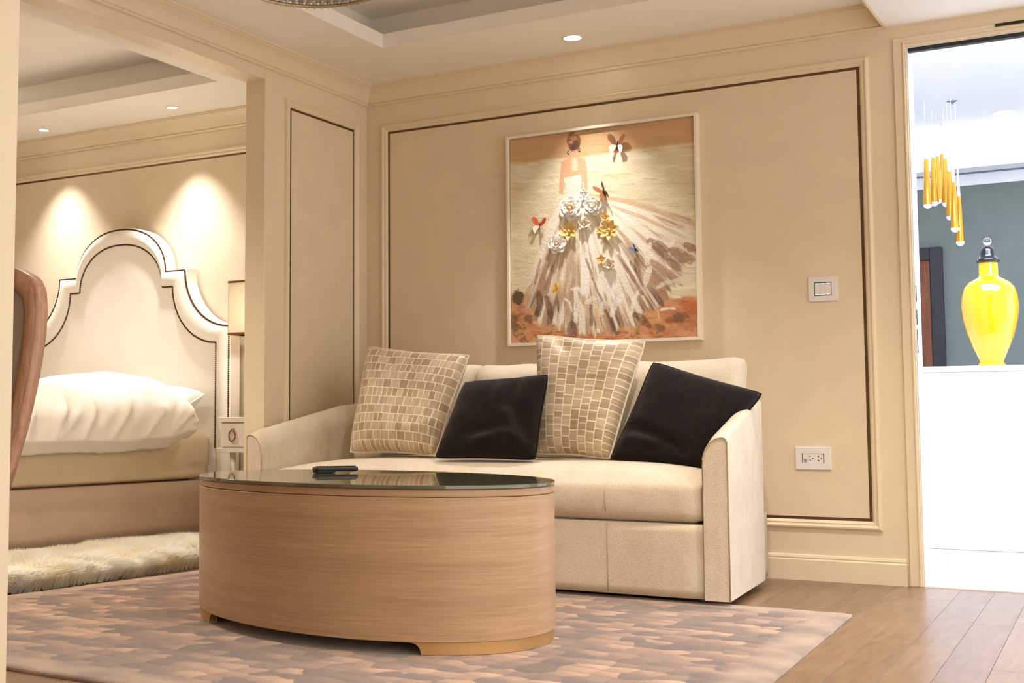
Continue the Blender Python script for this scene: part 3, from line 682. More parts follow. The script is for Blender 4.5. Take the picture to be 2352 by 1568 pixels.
    tip = inside*sm(r,rmax*.70,rmax*.97)*np.interp(th,[-40,-28,-18,0,18,34,44,60],[.1,.5,1,.85,.9,1,.7,.1]); over((112,80,64), tip*sm(.6*s2+.4*s3,.34,.62)*.9); over((190,142,108), tip*sm(vnoise(th/.8,r/90,35),.6,.8)*.8)
    over((240,232,216), inside*sm(vnoise(th/1.5,r/300,37),.64,.74)*sm(np.abs(th-6),34,20)*.9)
    def stroke(pts, w, c, al=1, taper=1, sd=0, dry=.45):
        best = np.full(X.shape, 9e9); tt = np.zeros(X.shape); n_ = len(pts)-1
        for k, ((a,b),(c_,d_)) in enumerate(zip(pts, pts[1:])):
            q = np.clip(((X-a)*(c_-a)+(Y-b)*(d_-b))/((c_-a)**2+(d_-b)**2), 0, 1); dd = np.hypot(X-a-q*(c_-a), Y-b-q*(d_-b)); m = dd < best; best = np.where(m, dd, best); tt = np.where(m, (k+q)/n_, tt)
        best = np.maximum(0, best + w*.5*(fb(X/13, Y/22, sd+90)-.5))
        ww = w*(1-taper*.22*np.abs(2*tt-1)**2); br = 1-dry*sm(vnoise(best/3.2, tt*7, sd+60),.55,.8); over(c, al*sm(ww-best,-2.5,3)*br)
    P_ = [  # brush strokes read off the picture: points, half width, colour
      ([(1080,870),(1040,960),(1060,1040)],16,(240,228,206)),([(1080,930),(1130,970),(1180,990)],34,(128,92,70)),([(1060,1000),(1110,1040)],26,(134,98,76)),([(960,1000),(1060,1080)],22,(176,140,112)),([(930,1080),(1020,1160)],24,(184,146,116)),([(1160,900),(1205,930)],26,(150,112,84)),([(990,880),(1050,930)],20,(132,100,80)),([(1000,1180),(1040,1230)],20,(170,130,100)),
      ([(950,870),(1000,920),(1050,980)],26,(122,90,70)),([(945,890),(925,960),(930,1010)],17,(236,226,208)),([(945,1040),(925,1100),(915,1140)],20,(240,232,216)),
      ([(990,1160),(1040,1130),(1090,1120)],14,(224,212,190)),([(890,1165),(850,1240),(835,1325)],14,(246,240,228)),([(780,1210),(740,1260),(715,1330)],18,(244,238,226)),
      ([(660,1250),(650,1290),(660,1320)],12,(236,226,212)),([(470,1165),(510,1160),(545,1195)],10,(248,244,236)),([(495,1170),(500,1260),(495,1365)],16,(248,244,236)),
      ([(425,1225),(455,1245),(470,1300)],7,(248,244,238)),([(560,1250),(600,1225),(620,1225)],14,(240,230,212)),([(1110,1120),(1160,1110),(1215,1105)],26,(222,210,182)),
      ([(1080,1220),(1120,1222)],9,(240,226,200)),([(1010,1300),(1050,1290),(1088,1292)],9,(246,236,216)),([(990,1280),(1000,1350)],5,(232,200,160)),
      ([(560,980),(590,1060),(600,1110)],9,(122,96,72)),([(600,1100),(630,1180),(660,1240)],7,(132,100,80)),([(350,1020),(320,1100),(300,1170)],8,(146,104,88)),
      ([(270,980),(250,1060),(235,1130)],10,(170,130,104)),([(570,575),(800,620),(1000,690),(1200,770)],14,(204,172,134)),([(680,640),(900,720),(1150,850)],12,(206,176,142)),
      ([(640,620),(760,690),(860,760)],14,(246,240,226)),([(830,1000),(880,1090),(905,1150)],9,(112,82,62)),([(760,960),(840,1090),(900,1200)],12,(150,114,92)),
      ([(680,1300),(720,1380),(750,1450)],10,(96,66,50)),([(740,1330),(770,1400)],8,(120,90,72)),([(860,1330),(900,1350),(940,1400)],22,(98,66,52)),
      ([(260,1190),(270,1260),(255,1320)],22,(86,58,46)),([(310,1220),(330,1290),(340,1340)],20,(96,66,52)),([(470,1390),(480,1450)],32,(100,66,52)),([(590,1270),(595,1390)],12,(104,78,60)),
      ([(385,1310),(400,1350),(395,1420)],5,(240,230,214)),([(620,1300),(640,1390),(660,1420)],16,(226,190,152))]
    for k, (pts, w, c) in enumerate(P_): stroke(pts, w, c, .6 if sum(c) < 345 else .85, 1, k)
    # figure: back, arms, bodice, hair
    def poly(pts, c, al=1, soft=6):
        ins = np.zeros(X.shape, bool); n_ = len(pts); best = np.full(X.shape, 9e9)
        for k in range(n_):
            (a,b),(c_,d_) = pts[k], pts[(k+1)%n_]; cond = ((b > Y) != (d_ > Y)) & (X < (c_-a)*(Y-b)/((d_-b) if d_ != b else 1e-9)+a); ins ^= cond
            q = np.clip(((X-a)*(c_-a)+(Y-b)*(d_-b))/((c_-a)**2+(d_-b)**2+1e-9),0,1); best = np.minimum(best, np.hypot(X-a-q*(c_-a), Y-b-q*(d_-b)))
        over(c, al*sm(np.where(ins, best, -best), -soft, soft))
    poly([(458,300),(508,300),(512,335),(556,355),(564,420),(570,560),(548,560),(536,450),(420,470),(415,575),(388,570),(395,440),(405,370),(455,340)], (208,162,126))
    poly([(470,345),(500,345),(505,420),(470,430)], (240,208,176), .8, 12)
    poly([(414,488),(470,462),(532,444),(534,540),(560,620),(430,625),(440,560)], (218,208,194), 1, 9)
    stroke([(532,445),(536,500),(530,540)],3,(120,100,90),.8); stroke([(416,480),(430,540)],3,(170,140,110),.7); stroke([(500,520),(515,555)],8,(206,196,186),.6)
    blob(481,238,45,60,(124,82,54),1,.25,11,.12); blob(478,215,28,26,(196,150,100),.7,.5,12); blob(492,262,24,30,(90,58,42),.8,.4,13); blob(472,285,18,16,(78,52,44),.8,.4,14); blob(500,190,22,12,(226,196,150),.7,.5,15); blob(463,245,16,10,(214,180,136),.7,.5,16)
    blob(446,310,8,15,(70,56,50),1,.2,17,.05); blob(515,295,8,14,(70,56,50),1,.2,18,.05); blob(446,308,3,6,(236,232,230),1,.3,19,0); blob(515,293,3,6,(236,232,230),1,.3,20,0)
    c = col/255; c = np.clip(c, 0, 1); linc = np.where(c <= .04045, c/12.92, ((c+.055)/1.055)**2.4)
    V = np.stack([CX0+(CX1-CX0)*s-PO.x, np.full(s.shape, -.034)-.0012*fb(X/9, Y/9, 77), CZ1+(CZ0-CZ1)*t_-PO.z], -1).reshape(-1,3)
    me = bpy.data.meshes.new('canvas'); me.vertices.add(len(V)); me.vertices.foreach_set('co', V.astype(np.float32).ravel())
    a = (np.arange(nz)[:,None]*(nx+1)+np.arange(nx)[None,:]).ravel(); idx = np.stack([a, a+nx+1, a+nx+2, a+1], 1).ravel()
    me.loops.add(len(idx)); me.loops.foreach_set('vertex_index', idx.astype(np.int32)); me.polygons.add(len(a)); me.polygons.foreach_set('loop_start', (np.arange(len(a))*4).astype(np.int32))
    me.update(calc_edges=True); at_ = me.color_attributes.new('paint', 'FLOAT_COLOR', 'POINT')
    at_.data.foreach_set('color', np.concatenate([linc.reshape(-1,3), np.ones((len(V),1))], 1).astype(np.float32).ravel())
    link('canvas', me, 'canvas_paint', pt_, True)
paint_canvas()
def crop_to_canvas(X, Y):
    s, t_ = .5, .5
    for _ in range(30):
        x, y = crop_uv(s, t_); s += (X-x)/1140; t_ += (Y-y)/1320
    return CX0+(CX1-CX0)*s-PO.x, CZ1+(CZ0-CZ1)*t_-PO.z
MPP = (CX1-CX0)/1140
def petal_mesh(L, w, curl, cup, point):
    nu, nv = 8, 6; V, Fc = [], []
    for lay in (0, 1):
        for i in range(nu+1):
            a = i/nu; ww = w*(sin(pi*min(1, a**(.75 if point else .6)))**(.9 if point else .55) if a < 1 else 0)+.0006
            if not point and a > .8: ww = max(ww, w*.45*(1-(a-.8)/.2*.55))
            for j in range(nv+1):
                b = 2*j/nv-1; V.append((a*L, b*ww, curl*L*a**1.6 + cup*w*b*b*sin(pi*min(a+.1,1)) - lay*.0012))
    N1 = (nu+1)*(nv+1)
    for lay in (0, 1):
        for i in range(nu):
            for j in range(nv): q = lay*N1+i*(nv+1)+j; Fc.append((q, q+1, q+nv+2, q+nv+1))
    for i in range(nu):
        for j in (0, nv): q = i*(nv+1)+j; Fc.append((q, q+nv+1, N1+q+nv+1, N1+q))
    for j in range(nv): Fc.append((nu*(nv+1)+j, nu*(nv+1)+j+1, N1+nu*(nv+1)+j+1, N1+nu*(nv+1)+j))
    return V, Fc
def flower(X, Y, r, layers, mat, centre, point=False, rot=0):
    x, z = crop_to_canvas(X, Y); R_ = r*MPP; f = empty('relief_flower', (x, -.036, z)); f.parent = pt_; f.rotation_euler = (pi/2, 0, 0)
    for li, (n_, sc, curl, lift) in enumerate(layers):
        V, Fc = petal_mesh(R_*sc, R_*sc*(.31 if point else .50)*(6/n_)**.5, curl, .35, point)
        me0 = None
        for k in range(n_):
            if me0 is None: o = mesh('petal', V, Fc, mat, f, True); me0 = o.data
            else: o = bpy.data.objects.new('petal', me0); COL.objects.link(o); o.parent = f
            o.rotation_euler = (0, 0, rot+2*pi*(k+.5*(li%2))/n_); o.location = (0, 0, lift*R_)
    lathe('flower_centre', [(R_*.12,0),(R_*.15,R_*.10),(R_*.09,R_*.18),(R_*.01,R_*.2)], centre, f, 12, (0,0,.1*R_+layers[-1][3]*R_))
BIG = [(6,1,.28,.02),(5,.62,.55,.16),(4,.36,.9,.26)]; MED = [(5,1,.34,.02),(4,.6,.7,.18)]; SIM = [(5,1,.35,.03)]
flower(470,665,76,BIG,'petal_white','petal_gold',rot=.5); flower(604,655,60,[(5,1,.3,.02),(5,.6,.6,.16),(3,.3,.9,.26)],'petal_white','petal_white',rot=.2)
flower(548,580,38,SIM,'petal_white','petal_beige',rot=.3); flower(553,765,42,MED,'petal_beige','petal_beige',rot=.1)
flower(458,806,60,[(6,1,.4,.03)],'petal_gold','petal_gold',True,.4); flower(384,886,64,BIG,'petal_white','petal_beige',rot=.1)
flower(680,724,32,MED,'petal_gold','petal_gold',rot=.2); flower(706,800,66,[(7,1,.36,.03)],'petal_gold','petal_gold',True,.2)
flower(646,800,22,SIM,'petal_gold','petal_gold',rot=.1); flower(657,984,32,SIM,'petal_gold','petal_beige',True,.3); flower(707,1018,39,MED,'petal_beige','petal_gold',rot=.6)
def butterfly(X, Y, r, mats, tilt, fold):
    x, z = crop_to_canvas(X, Y); R_ = r*MPP; b = empty('relief_butterfly', (x, -.040, z)); b.parent = pt_; b.rotation_euler = (pi/2, 0, tilt) if False else (pi/2, tilt, 0)
    lathe('insect_body', [(.0002,-R_*.55),(R_*.06,-R_*.35),(R_*.07,R_*.1),(R_*.05,R_*.35),(.0002,R_*.42)], 'dark_metal', b, 8).rotation_euler = (-pi/2, 0, 0)
    for sgn in (1, -1):
        for k, (pts, m) in enumerate((([(0,.05),(.35,.75),(.75,1.0),(1.0,.85),(.9,.45),(.5,.05),(.05,-.05)], mats[0]), ([(0,0),(.5,.0),(.78,-.25),(.7,-.6),(.45,-.95),(.3,-.6),(.05,-.15)], mats[1]))):
            V = [(sgn*px*R_*cos(fold), py*R_, px*R_*sin(fold)+.001) for px, py in pts]; V += [(a,b_,c-.0012) for a,b_,c in V]; n_ = len(pts)
            mesh('wing', V, [tuple(range(n_)), tuple(range(2*n_-1,n_-1,-1))]+[(q,(q+1)%n_,n_+(q+1)%n_,n_+q) for q in range(n_)], m, b)
butterfly(752,265,62,('wing_brown','wing_white'),.1,.5); butterfly(672,565,58,('wing_brown','wing_brown'),-.5,.95); butterfly(268,772,52,('wing_orange','wing_white'),.15,.45)
butterfly(862,925,32,('wing_blue','wing_blue'),-.7,.9); butterfly(382,1168,34,('wing_yellow','wing_yellow'),.5,.9)
for sx, x in ((1, CX0-PO.x-.002), (-1, CX1-PO.x+.002)):
    z = CZ0-PO.z-.002; V = [(x,-.0375,z),(x+sx*.055,-.0375,z),(x,-.0375,z+.055)]; V += [(a,-.0368,c) for a,b,c in V]
    mesh('corner_protector', V, [(0,1,2),(3,5,4),(0,1,4,3),(1,2,5,4),(2,0,3,5)], 'corner_film', pt_)

# ================================================================== SWITCH AND SOCKET
sw = empty('light_switch', (2.3705,-.0045,1.2735)); tag(sw, 'white triple rocker light switch glowing blue, on the panelled wall', 'switch')
ring_frame('plate', (-.0605,.0605,-.0535,.0535), [(0,0),(0,.007),(.001,.0085),(.0235,.0085),(.0235,.002)], lambda a,b,h: (a,-h,b), 'white_plastic', sw)
box('recess', (-.0385,.0385,-.003,-.001,-.0315,.0315), 'dark_metal', sw)
for k in range(3):
    x0 = -.0338+k*.0226; bx_ = box('rocker', (x0, x0+.0222, -.0085,-.002,-.0265,.0265), 'white_plastic', sw, .001, 1)
    for z in (-.0250,.0225): box('indicator', (x0+.004, x0+.019, -.0089,-.0084,z,z+.0025), 'switch_led', bx_)
so = empty('wall_socket', (2.3095,-.0045,.5305)); tag(so, 'white double power socket with a small switch, low on the wall', 'socket')
ring_frame('plate', (-.0755,.0755,-.0495,.0495), [(0,0),(0,.007),(.002,.009),(.028,.009),(.028,.003)], lambda a,b,h: (a,-h,b), 'white_plastic', so)
box('recess', (-.049,.049,-.003,-.001,-.028,.028), 'cord_dark', so)
box('socket_face', (-.0225,.0425,-.0075,-.002,-.0215,.0215), 'white_plastic', so, .001, 1)
rk = box('rocker', (-.0440,-.0229,-.0075,-.002,-.0215,.0215), 'white_plastic', so, .001, 1); box('indicator', (-.0395,-.0275,-.0082,-.0074,-.0175,-.003), 'steel', rk)
for cx in (-.0125, .0225):
    for sgn in (1, -1):
        V = [(cx-.0036,-.0079,sgn*.0062),(cx+.0036,-.0079,sgn*.0062),(cx,-.0079,sgn*.0142)]; V += [(a,-.0074,c) for a,b,c in V]
        mesh('pin_slot', V, [(0,1,2),(3,5,4),(0,1,4,3),(1,2,5,4),(2,0,3,5)], 'black_plastic', so)
    lathe('earth_hole', [(.0001,0),(.0026,0),(.0026,.0005),(.0001,.0005)], 'black_plastic', so, 10, (0,0,0)).matrix_local = Matrix.Translation((cx+.0115,-.0074,.0)) @ Matrix.Rotation(pi/2, 4, 'X')
dif = box('air_diffuser', (3.095,3.70,-.016,-.0125,2.332,2.344), 'dark_metal', None); tag(dif, 'thin dark air slot above the doorway track', 'vent')

# ================================================================== CHANDELIER
ch = empty('chandelier', (1.38,-2.54,2.10)); tag(ch, 'round crystal basket chandelier hanging from the coffered ceiling', 'chandelier')
for z, r in ((.0,.245),(.06,.26),(.30,.20)): lathe('ring', [(r-.006,z-.004),(r+.004,z-.004),(r+.004,z+.006),(r-.006,z+.006),(r-.006,z-.004)], 'crystal_rim', ch, 64, cap=False)
lathe('rod', [(.008,.02),(.008,.612)], 'steel', ch, 10); lathe('canopy', [(.07,.585),(.07,.605),(.03,.613)], 'steel', ch, 24)
me0 = None
for tier, (r, z0, nn, hh) in enumerate(((.245,-.012,64,.05),(.222,.004,46,.03),(.19,.006,44,.026),(.155,.008,36,.026),(.12,.008,28,.026),(.08,.008,18,.026),(.04,.008,9,.026),(.252,.066,30,.11),(.225,.18,24,.11))):
    V = [(0,0,0),(.010,0,hh*.35),(0,.007,hh*.35),(-.010,0,hh*.35),(0,-.007,hh*.35),(0,0,hh)]; Fc = [(0,2,1),(0,3,2),(0,4,3),(0,1,4),(5,1,2),(5,2,3),(5,3,4),(5,4,1)]
    o0 = None
    for k in range(nn):
        if o0 is None: o0 = mesh('crystal_drop', V, Fc, 'crystal', ch); o = o0
        else: o = bpy.data.objects.new('crystal_drop', o0.data); COL.objects.link(o); o.parent = ch
        a = 2*pi*k/nn+tier*.13; o.location = (r*cos(a), r*sin(a), z0); o.rotation_euler = (0,0,a+pi/2)
lathe('basket_plate', [(.001,.016),(.242,.012),(.242,.016),(.001,.020)], 'crystal', ch, 48, cap=False)
lathe('basket_shade', [(.19,.28),(.235,.16),(.243,.07),(.238,.02)], 'crystal_rim', ch, 48, cap=False)

# ================================================================== BED
BCX, BY = -1.676, -.10
bed = empty('bed', (BCX,-1.1,0)); tag(bed, 'cream upholstered bed with tall camelback headboard and nailhead trim', 'bed')
def B(p): return (p[0]-BCX, p[1]+1.1, p[2])
def hb_half(off):
    """right half outline (dx from centre, z) from the foot upwards to the crown, shrunk by off"""
    W_ = .836-off; P_ = [(W_, .08), (W_, 1.245-off*1.0)]
    x0, z0, x1, z1 = W_, 1.245-off, .511-off*1.0, 1.582-off
    for k in range(1, 13): a = (pi/2)*k/12; P_.append((x1+(x0-x1)*(1-sin(a)), z0+(z1-z0)*(1-cos(a))) if True else None)
    P_.append((x1, z1)); P_.append((.356-off*.25, z1))
    xa = .356-off*.25; zt = 1.856-off
    for k in range(1, 15): a = (pi/2)*k/14; P_.append((xa*cos(a)**.92, z1+(zt-z1)*sin(a)**.95))
    del P_[14]
    return P_
def hb_outline(off):
    h = hb_half(off); return h + [(-x, z) for x, z in h[-2::-1]]
def hb_slab(name, off, y0, y1, mat, bev):
    o1 = hb_outline(off); o2 = hb_outline(off+bev); n = len(o1); V = [B((BCX+x,y1,z)) for x,z in o1]+[B((BCX+x,y0+bev,z)) for x,z in o1]+[B((BCX+x,y0+bev*.3,z)) for x,z in hb_outline(off+bev*.35)]+[B((BCX+x,y0,z)) for x,z in o2]; Fc = []
    for i in range(3):
        for k in range(n): Fc.append((i*n+k, i*n+(k+1)%n, (i+1)*n+(k+1)%n, (i+1)*n+k))
    bm = bmesh.new(); vs = [bm.verts.new(v) for v in V]
    for f in Fc: bm.faces.new([vs[i] for i in f])
    h = n//2
    for k in range(h):
        if V[3*n+k+1][2]-V[3*n+k][2] > 1e-6:
            q = [vs[3*n+k], vs[3*n+k+1], vs[3*n+n-2-k], vs[3*n+n-1-k]]
            bm.faces.new(q if k+1 < h else [q[0], q[1], q[3]])
    o = bmobj(name, bm, mat, bed, True)
    for p in o.data.polygons:
        if abs(p.normal.y) > .995: p.use_smooth = False
    md = o.modifiers.new('e','EDGE_SPLIT'); md.split_angle = radians(40); return o
hb_slab('headboard', 0, -.115, -.026, 'headboard_fabric', .012)
# raised padded border between two nailhead lines
o1, o2 = hb_outline(.012), hb_outline(.100); n = len(o1); V, Fc = [], []
for k, (f, d) in enumerate(((0,0),(.12,.012),(.35,.022),(.65,.022),(.88,.012),(1,0))):
    for a, b in zip(o1, o2): V.append(B((BCX+a[0]*(1-f)+b[0]*f, -.114-d, a[1]*(1-f)+b[1]*f)))
for i in range(5):
    for k in range(n-1): Fc.append((i*n+k, i*n+k+1, (i+1)*n+k+1, (i+1)*n+k))
mesh('border_padding', V, Fc, 'headboard_fabric', bed, True)
def resample(P_, step):
    out = [P_[0]]; acc = 0
    for a, b in zip(P_, P_[1:]):
        L = sqrt((b[0]-a[0])**2+(b[1]-a[1])**2); t_ = step-acc
        while t_ <= L: out.append((a[0]+(b[0]-a[0])*t_/L, a[1]+(b[1]-a[1])*t_/L)); t_ += step
        acc = (acc+L) % step
    return out
for off, yy in ((.010,-.116),(.102,-.116)):
    pts = [p for p in resample(hb_outline(off), .0115) if p[1] > .55 and p[0] > -.62]; bm = bmesh.new()
    for x, z in pts: bmesh.ops.create_icosphere(bm, subdivisions=1, radius=.0062, matrix=Matrix.Translation(B((BCX+x, yy, z))))
    bmobj('nailhead_trim', bm, 'nailhead', bed, True)['kind'] = 'stuff'
rbox('bed_base', (B((-2.42,0,0))[0], B((-.925,0,0))[0], -2.15+1.1, -.135+1.1, .07, .372), .015, 'bed_base_fabric', bed, (10,14,4))
for x in (-2.3,-1.05):
    for y in (-2.0,-.35): box('foot', (x-BCX-.04,x-BCX+.04,y+1.1-.04,y+1.1+.04,0,.075), 'black_plastic', bed)
def matt(p, q):
    u, v, w = q; s_ = .012*(vn(v*9, w*3, 6)-.5)*(1 if u > .95 else 0); wr = -.012*math.exp(-((w-.13-.10*v)/.05)**2) if u > .95 else 0
    return (p.x+s_+wr, p.y, p.z+ (.012*(1-(2*u-1)**4)*(1-(2*v-1)**4) if w > .5 else 0))
rbox('mattress', (B((-2.40,0,0))[0], B((-.945,0,0))[0], -2.12+1.1, -.14+1.1, .374, .640), .045, 'sheet_beige', bed, (20,40,12), matt)
# duvet
def duvet():
    o = empty('duvet', (-1.5,-1.0,.64)); tag(o, 'rumpled white duvet heaped on the bed and hanging over its side', 'duvet'); O = Vector(o.location)
    nu, nv = 130, 110; V, Fc = [], []
    for j in range(nv+1):
        v = j/nv; y0 = -2.1+1.70*v                       # foot (v=0) to head (v=1)
        for i in range(nu+1):
            u = i/nu                                     # 0 = far side of the bed, 1 = hanging hem
            hem = .535 + .09*max(0,(v-.86)/.14)**2 + .028*max(0, (v-.65)/.35) + .03*max(0,(.30-v)/.3) + .010*(vn(v*14, 1, 3)-.5)
            hump = .20+.13*math.exp(-((v-.86)/.20)**2)*math.exp(-((u-.42)/.30)**2) + .05*math.exp(-((v-.30)/.22)**2)*math.exp(-((u-.50)/.25)**2)
            hump += .030*(vn(u*5,v*6,11)-.5)+.016*(vn(u*12,v*13,12)-.5)
            if u < .62:
                x = -2.30 + (u/.62)*(1.30); zt = .64+hump*(.55+.45*min(1,(u/.62)*3))
                z = zt
            else:
                a = (u-.62)/.38; xs = -1.0; zt = .64+hump
                ang = a*pi*.62; R_ = .10+.02*(vn(v*8,4,5)-.5)
                k = a; x = xs + .155*sin(min(1, k*1.7)*pi/2) + .022*sin(pi*k)*(1+.8*(vn(v*22,a*2,8)-.5)) ; z = zt + (hem-zt)*k**1.5
                x += .014*(vn(v*30+a*6, a*1.5, 9)-.5)*sin(pi*min(1,k*1.1)) - .055*max(0,k-.86)/.14
                x += .020*(1-abs(sin(v*24+a*2.6+3*vn(v*5,a*2,15))))**3*sin(pi*min(1,k*1.05))*(.5+vn(v*9,2,16)); z += .006*(vn(v*34, a*5, 10)-.5)
            if v > .93: e_ = (v-.93)/.07; y = y0 - .02*e_*e_ + .05*(vn(u*6, 2, 14)-.5)*e_; z -= .05*e_*e_*(1 if u > .3 else .6)
            else: y = y0
            y += .03*sin(u*7)*v
            V.append(Vector((x, y, max(z, .50)))-O)
    for j in range(nv):
        for i in range(nu): a = j*(nu+1)+i; Fc.append((a, a+1, a+nu+2, a+nu+1))
    ob = mesh('duvet_cover', V, Fc, 'duvet_white', o, True); md = ob.modifiers.new('thick','SOLIDIFY'); md.thickness = .022; md.offset = -1
duvet()
def bed_pillow():
    c = [(-1.62,-.19,.87),(-.955,-.18,.85),(-.965,-.46,.715),(-1.60,-.46,.72)]
    e = pillow('bed_pillow', c, .17, 'duvet_white', 'plump white pillow propped against the headboard beside the duvet', .05, None, 9, 'duvet_white'); e['category'] = 'pillow'
bed_pillow()
# nightstand and lamp
ns = empty('nightstand', (-.47,-.20,0)); tag(ns, 'cream lacquered nightstand with ring pull drawer beside the bed', 'nightstand')
box('top', (-.255,.255,-.165,.165,.690,.717), 'lacquer', ns, .003); box('drawer_case', (-.245,.245,-.150,.155,.552,.690), 'lacquer', ns, .004)
dr = box('drawer_front', (-.240,.240,-.158,-.150,.560,.684), 'lacquer', ns, .003)
tube('ring_pull', [(-.155+.021*cos(a), -.170, .618+.030*sin(a)) for a in [2*pi*k/24 for k in range(24)]], .0042, 'ring_bronze', dr, 8, True)
box('pull_plate', (-.163,-.147,-.170,-.157,.645,.657), 'ring_bronze', dr, .002, 1)
box('shelf', (-.262,.255,-.170,.165,.528,.552), 'lacquer', ns, .003)
for sx in (-1, 1):
    for sy in (-1, 1): tube('leg', [(sx*.19, sy*.12, .53), (sx*.155, sy*.10, 0.001)], [.016,.010], 'lacquer', ns, 10)
lp = empty('table_lamp', (-.48,-.20,.7175)); tag(lp, 'table lamp with cream rectangular shade trimmed in brown, on the nightstand', 'lamp')
lathe('base', [(.07,0),(.07,.012),(.02,.03),(.018,.06),(.05,.14),(.055,.22),(.03,.32),(.012,.36),(.012,.46)], 'ring_bronze', lp, 24)
sx0, sx1, sy0, sy1, sz0, sz1 = -.19,.19,-.155,.125,.445,.735
def shade(name, z0, z1, g, mat): return boxes(name, [(sx0-g,sx1+g,sy0-g,sy0+.003,z0,z1),(sx0-g,sx1+g,sy1-.003,sy1+g,z0,z1),(sx0-g,sx0+.003,sy0+.003,sy1-.003,z0,z1),(sx1-.003,sx1+g,sy0+.003,sy1-.003,z0,z1)], mat, lp)
l_ = bpy.data.lights.new('bulb', 'POINT'); l_.energy = 1.6; l_.color = WHITE; l_.shadow_soft_size = .03; lo_ = bpy.data.objects.new('bulb', l_); COL.objects.link(lo_); lo_.parent = lp; lo_.location = (0,0,.56)  # point light added to brighten the shade, the lamp itself is unlit
shade('shade', sz0, sz1, 0, 'shade_cloth'); shade('shade_trim', sz0-.002, sz0+.010, .0015, 'shade_trim'); shade('shade_trim', sz1-.010, sz1+.002, .0015, 'shade_trim')
boxes('shade_spider', [(sx0,sx1,-.004,.004,.455,.459),(-.004,.004,sy0,sy1,.455,.459)], 'steel', lp)

# ================================================================== CHAIR BEHIND THE NEAR WALL
chr_ = empty('dining_chair', (.715,-3.60,0), radians(-4)); chr_.scale = (.965,)*3; tag(chr_, 'balloon-back wooden chair with grey-brown upholstery, half hidden by the near wall', 'chair')
def balloon(off):
    P_ = []
    for z, w in ((.50,.292),(.58,.322),(.70,.362),(.83,.390),(.95,.402),(1.02,.400),(1.08,.386),(1.115,.358),(1.145,.29),(1.165,.17),(1.172,.0)): P_.append((w-off if z < 1.15 else max(0,w-off*.6), z-off*(0 if z < 1.0 else (z-1.0)/.156)))
    return P_+[(-x,z) for x,z in P_[-2::-1]]
def bal_y(z): return .16+.05*((z-.5)/.65)**1.3
oo, ii = balloon(0), balloon(.052); n = len(oo); V, Fc = [], []
for P_, yy in ((oo,.010),(oo,.062),(ii,.058),(ii,.014)):
    for x, z in P_: V.append((x, bal_y(z)+yy-.04, z))
for k in range(n-1):
    for i in range(4): Fc.append((i*n+k, i*n+k+1, ((i+1)%4)*n+k+1, ((i+1)%4)*n+k))
for k in (0, n-1): Fc.append(tuple(i*n+k for i in range(4)))
o = mesh('back_frame', V, Fc, 'chair_wood', chr_); bm = bmesh.new(); bm.from_mesh(o.data); bmesh.ops.bevel(bm, geom=bm.edges[:], offset=.006, segments=2, affect='EDGES'); bm.to_mesh(o.data); bm.free(); o.data.polygons.foreach_set('use_smooth', [True]*len(o.data.polygons))
ii2 = balloon(.050); V = [(x, bal_y(z)-.022, z) for x,z in ii2]+[(x, bal_y(z)+.012, z) for x,z in ii2]; V += [(x*.86, bal_y(z)-.042, .82+(z-.82)*.90) for x,z in ii2]; Fc = []
for k in range(n-1): Fc.append((k,k+1,n+k+1,n+k)); Fc.append((k,k+1,2*n+k+1,2*n+k))
for k in range(n//2): a, b = k, n-1-k; Fc.append((2*n+a, 2*n+a+1, 2*n+b-1, 2*n+b)) if a+1 < b-1 else None; Fc.append((n+a, n+a+1, n+b-1, n+b)) if a+1 < b-1 else None
mesh('back_upholstery', V, Fc, 'chair_fabric', chr_, True)
rbox('seat', (-.27,.27,-.33,.19,.40,.495), .03, 'chair_fabric', chr_, (12,12,6)); rbox('seat_rail', (-.265,.265,-.325,.185,.33,.405), .01, 'chair_wood', chr_, (6,6,4))
for sx in (-1, 1):
    tube('leg', [(sx*.22,-.235,.36),(sx*.225,-.24,.2),(sx*.215,-.245,0.0)], [.026,.022,.014], 'chair_wood', chr_, 10)
    tube('leg', [(sx*.27,.15,.53),(sx*.23,.15,.34),(sx*.215,.19,0.0)], [.026,.026,.016], 'chair_wood', chr_, 10)

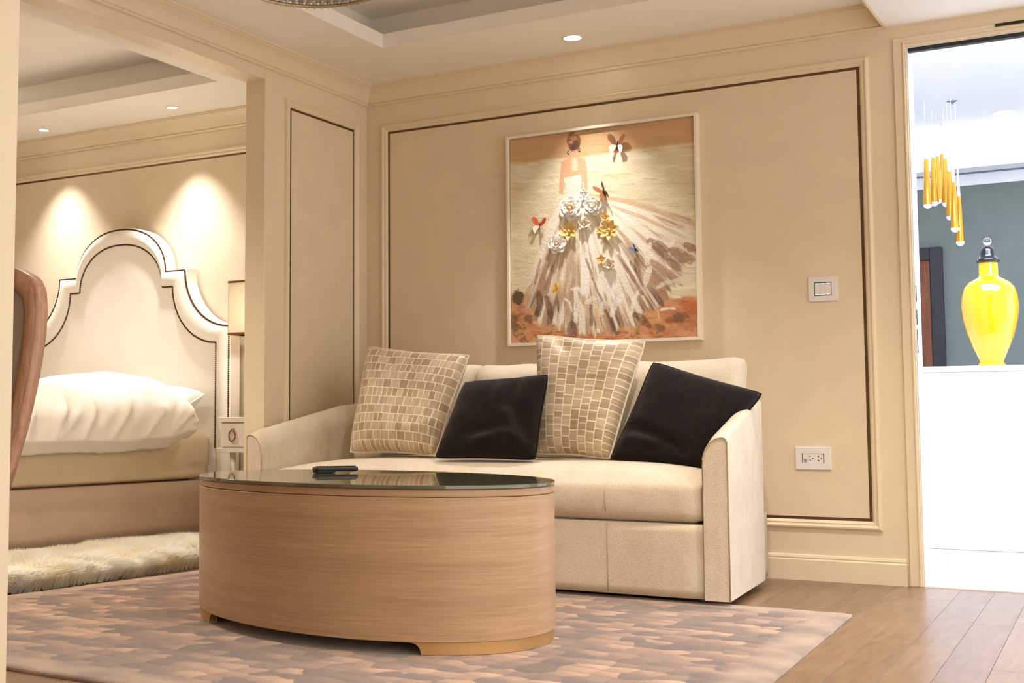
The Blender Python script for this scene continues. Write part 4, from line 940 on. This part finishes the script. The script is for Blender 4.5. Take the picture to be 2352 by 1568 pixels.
# ================================================================== LOBBY THINGS
ct = empty('reception_counter', (3.4,2.3,0)); tag(ct, 'white marble reception counter beyond the doorway', 'counter')
box('counter_body', (-1.9,1.9,-.43,.40,0,.965), 'marble_white', ct, .004); box('counter_top', (-1.92,1.92,-.445,.42,.9655,.997), 'marble_white', ct, .003)
VS = .00247/2.177
va = empty('vase', (2.79,2.15,.9972)); tag(va, 'tall glossy yellow lidded vase standing on the white counter', 'vase')
prof = [(.01,0),(66,.0),(64,12),(54,28),(56,36),(66,60),(88,110),(108,170),(124,235),(131,300),(128,350),(116,395),(96,420),(70,437),(50,447),(45,456),(44,520),(43,522),(.01,522)]
lathe('vase_body', [(r*VS, z*VS) for r, z in prof], 'vase_yellow', va, 48)
lid = lathe('lid', [(r*VS, z*VS) for r, z in [(.01,523),(52,523),(53,532),(48,540),(40,546),(35,560),(32,580),(27,594),(18,600),(14,606),(.01,608)]], 'gloss_black', va, 40)
lathe('lid_knob', [(max(.01,20*sin(pi*k/12))*VS, (627-20*cos(pi*k/12))*VS) for k in range(13)], 'knob_glass', lid, 24, cap=False)
pend = [(2131,480,0),(2147,474,.10),(2157,468,.16),(2168,461,.22),(2174,476,.10),(2184,507,.05),(2194,534,.0),(2206,565,.05)]
base_p = None
RANK = {480:'fourth lowest', 474:'sixth lowest', 468:'second highest', 461:'highest', 476:'fifth lowest', 507:'third lowest', 534:'second lowest', 565:'lowest'}
for u, v, dy in pend:
    p = at(u, v, y=3.45+dy*3)
    e = empty('pendant_lamp', tuple(p)); tag(e, RANK[v]+' gold tube pendant with white globe tip in the lobby cluster', 'pendant lamp', 'gold pendants hanging over the lobby')
    if base_p is None:
        gl = [lathe('globe_tip', [(max(.0004,.028*sin(pi/2*k/8)), .028-.028*cos(pi/2*k/8)) for k in range(9)]+[(.0275,.032)], 'frosted', e, 20),
              lathe('gold_tube', [(.0285,.030),(.0285,.033),(.013,.335),(.0125,.336)], 'gold', e, 20), lathe('white_cone', [(.0122,.3365),(.0035,.56)], 'frosted', e, 14)]
        base_p = gl
    else:
        for g in base_p: c = g.copy(); COL.objects.link(c); c.parent = e
    tube('cord', [(0,0,.559),(0,0,2.869-p.z)], .0012, 'frosted', e, 6)
sp = empty('sprinkler', tuple(at(2187,233,z=2.869))); tag(sp, 'small chrome fire sprinkler on the lobby ceiling', 'sprinkler')
lathe('escutcheon', [(.035,0),(.033,-.004),(.012,-.008)], 'steel', sp, 20); lathe('sprinkler_head', [(.008,-.006),(.008,-.02),(.014,-.022),(.014,-.024),(.005,-.034),(.013,-.038),(.001,-.040)], 'steel', sp, 14)
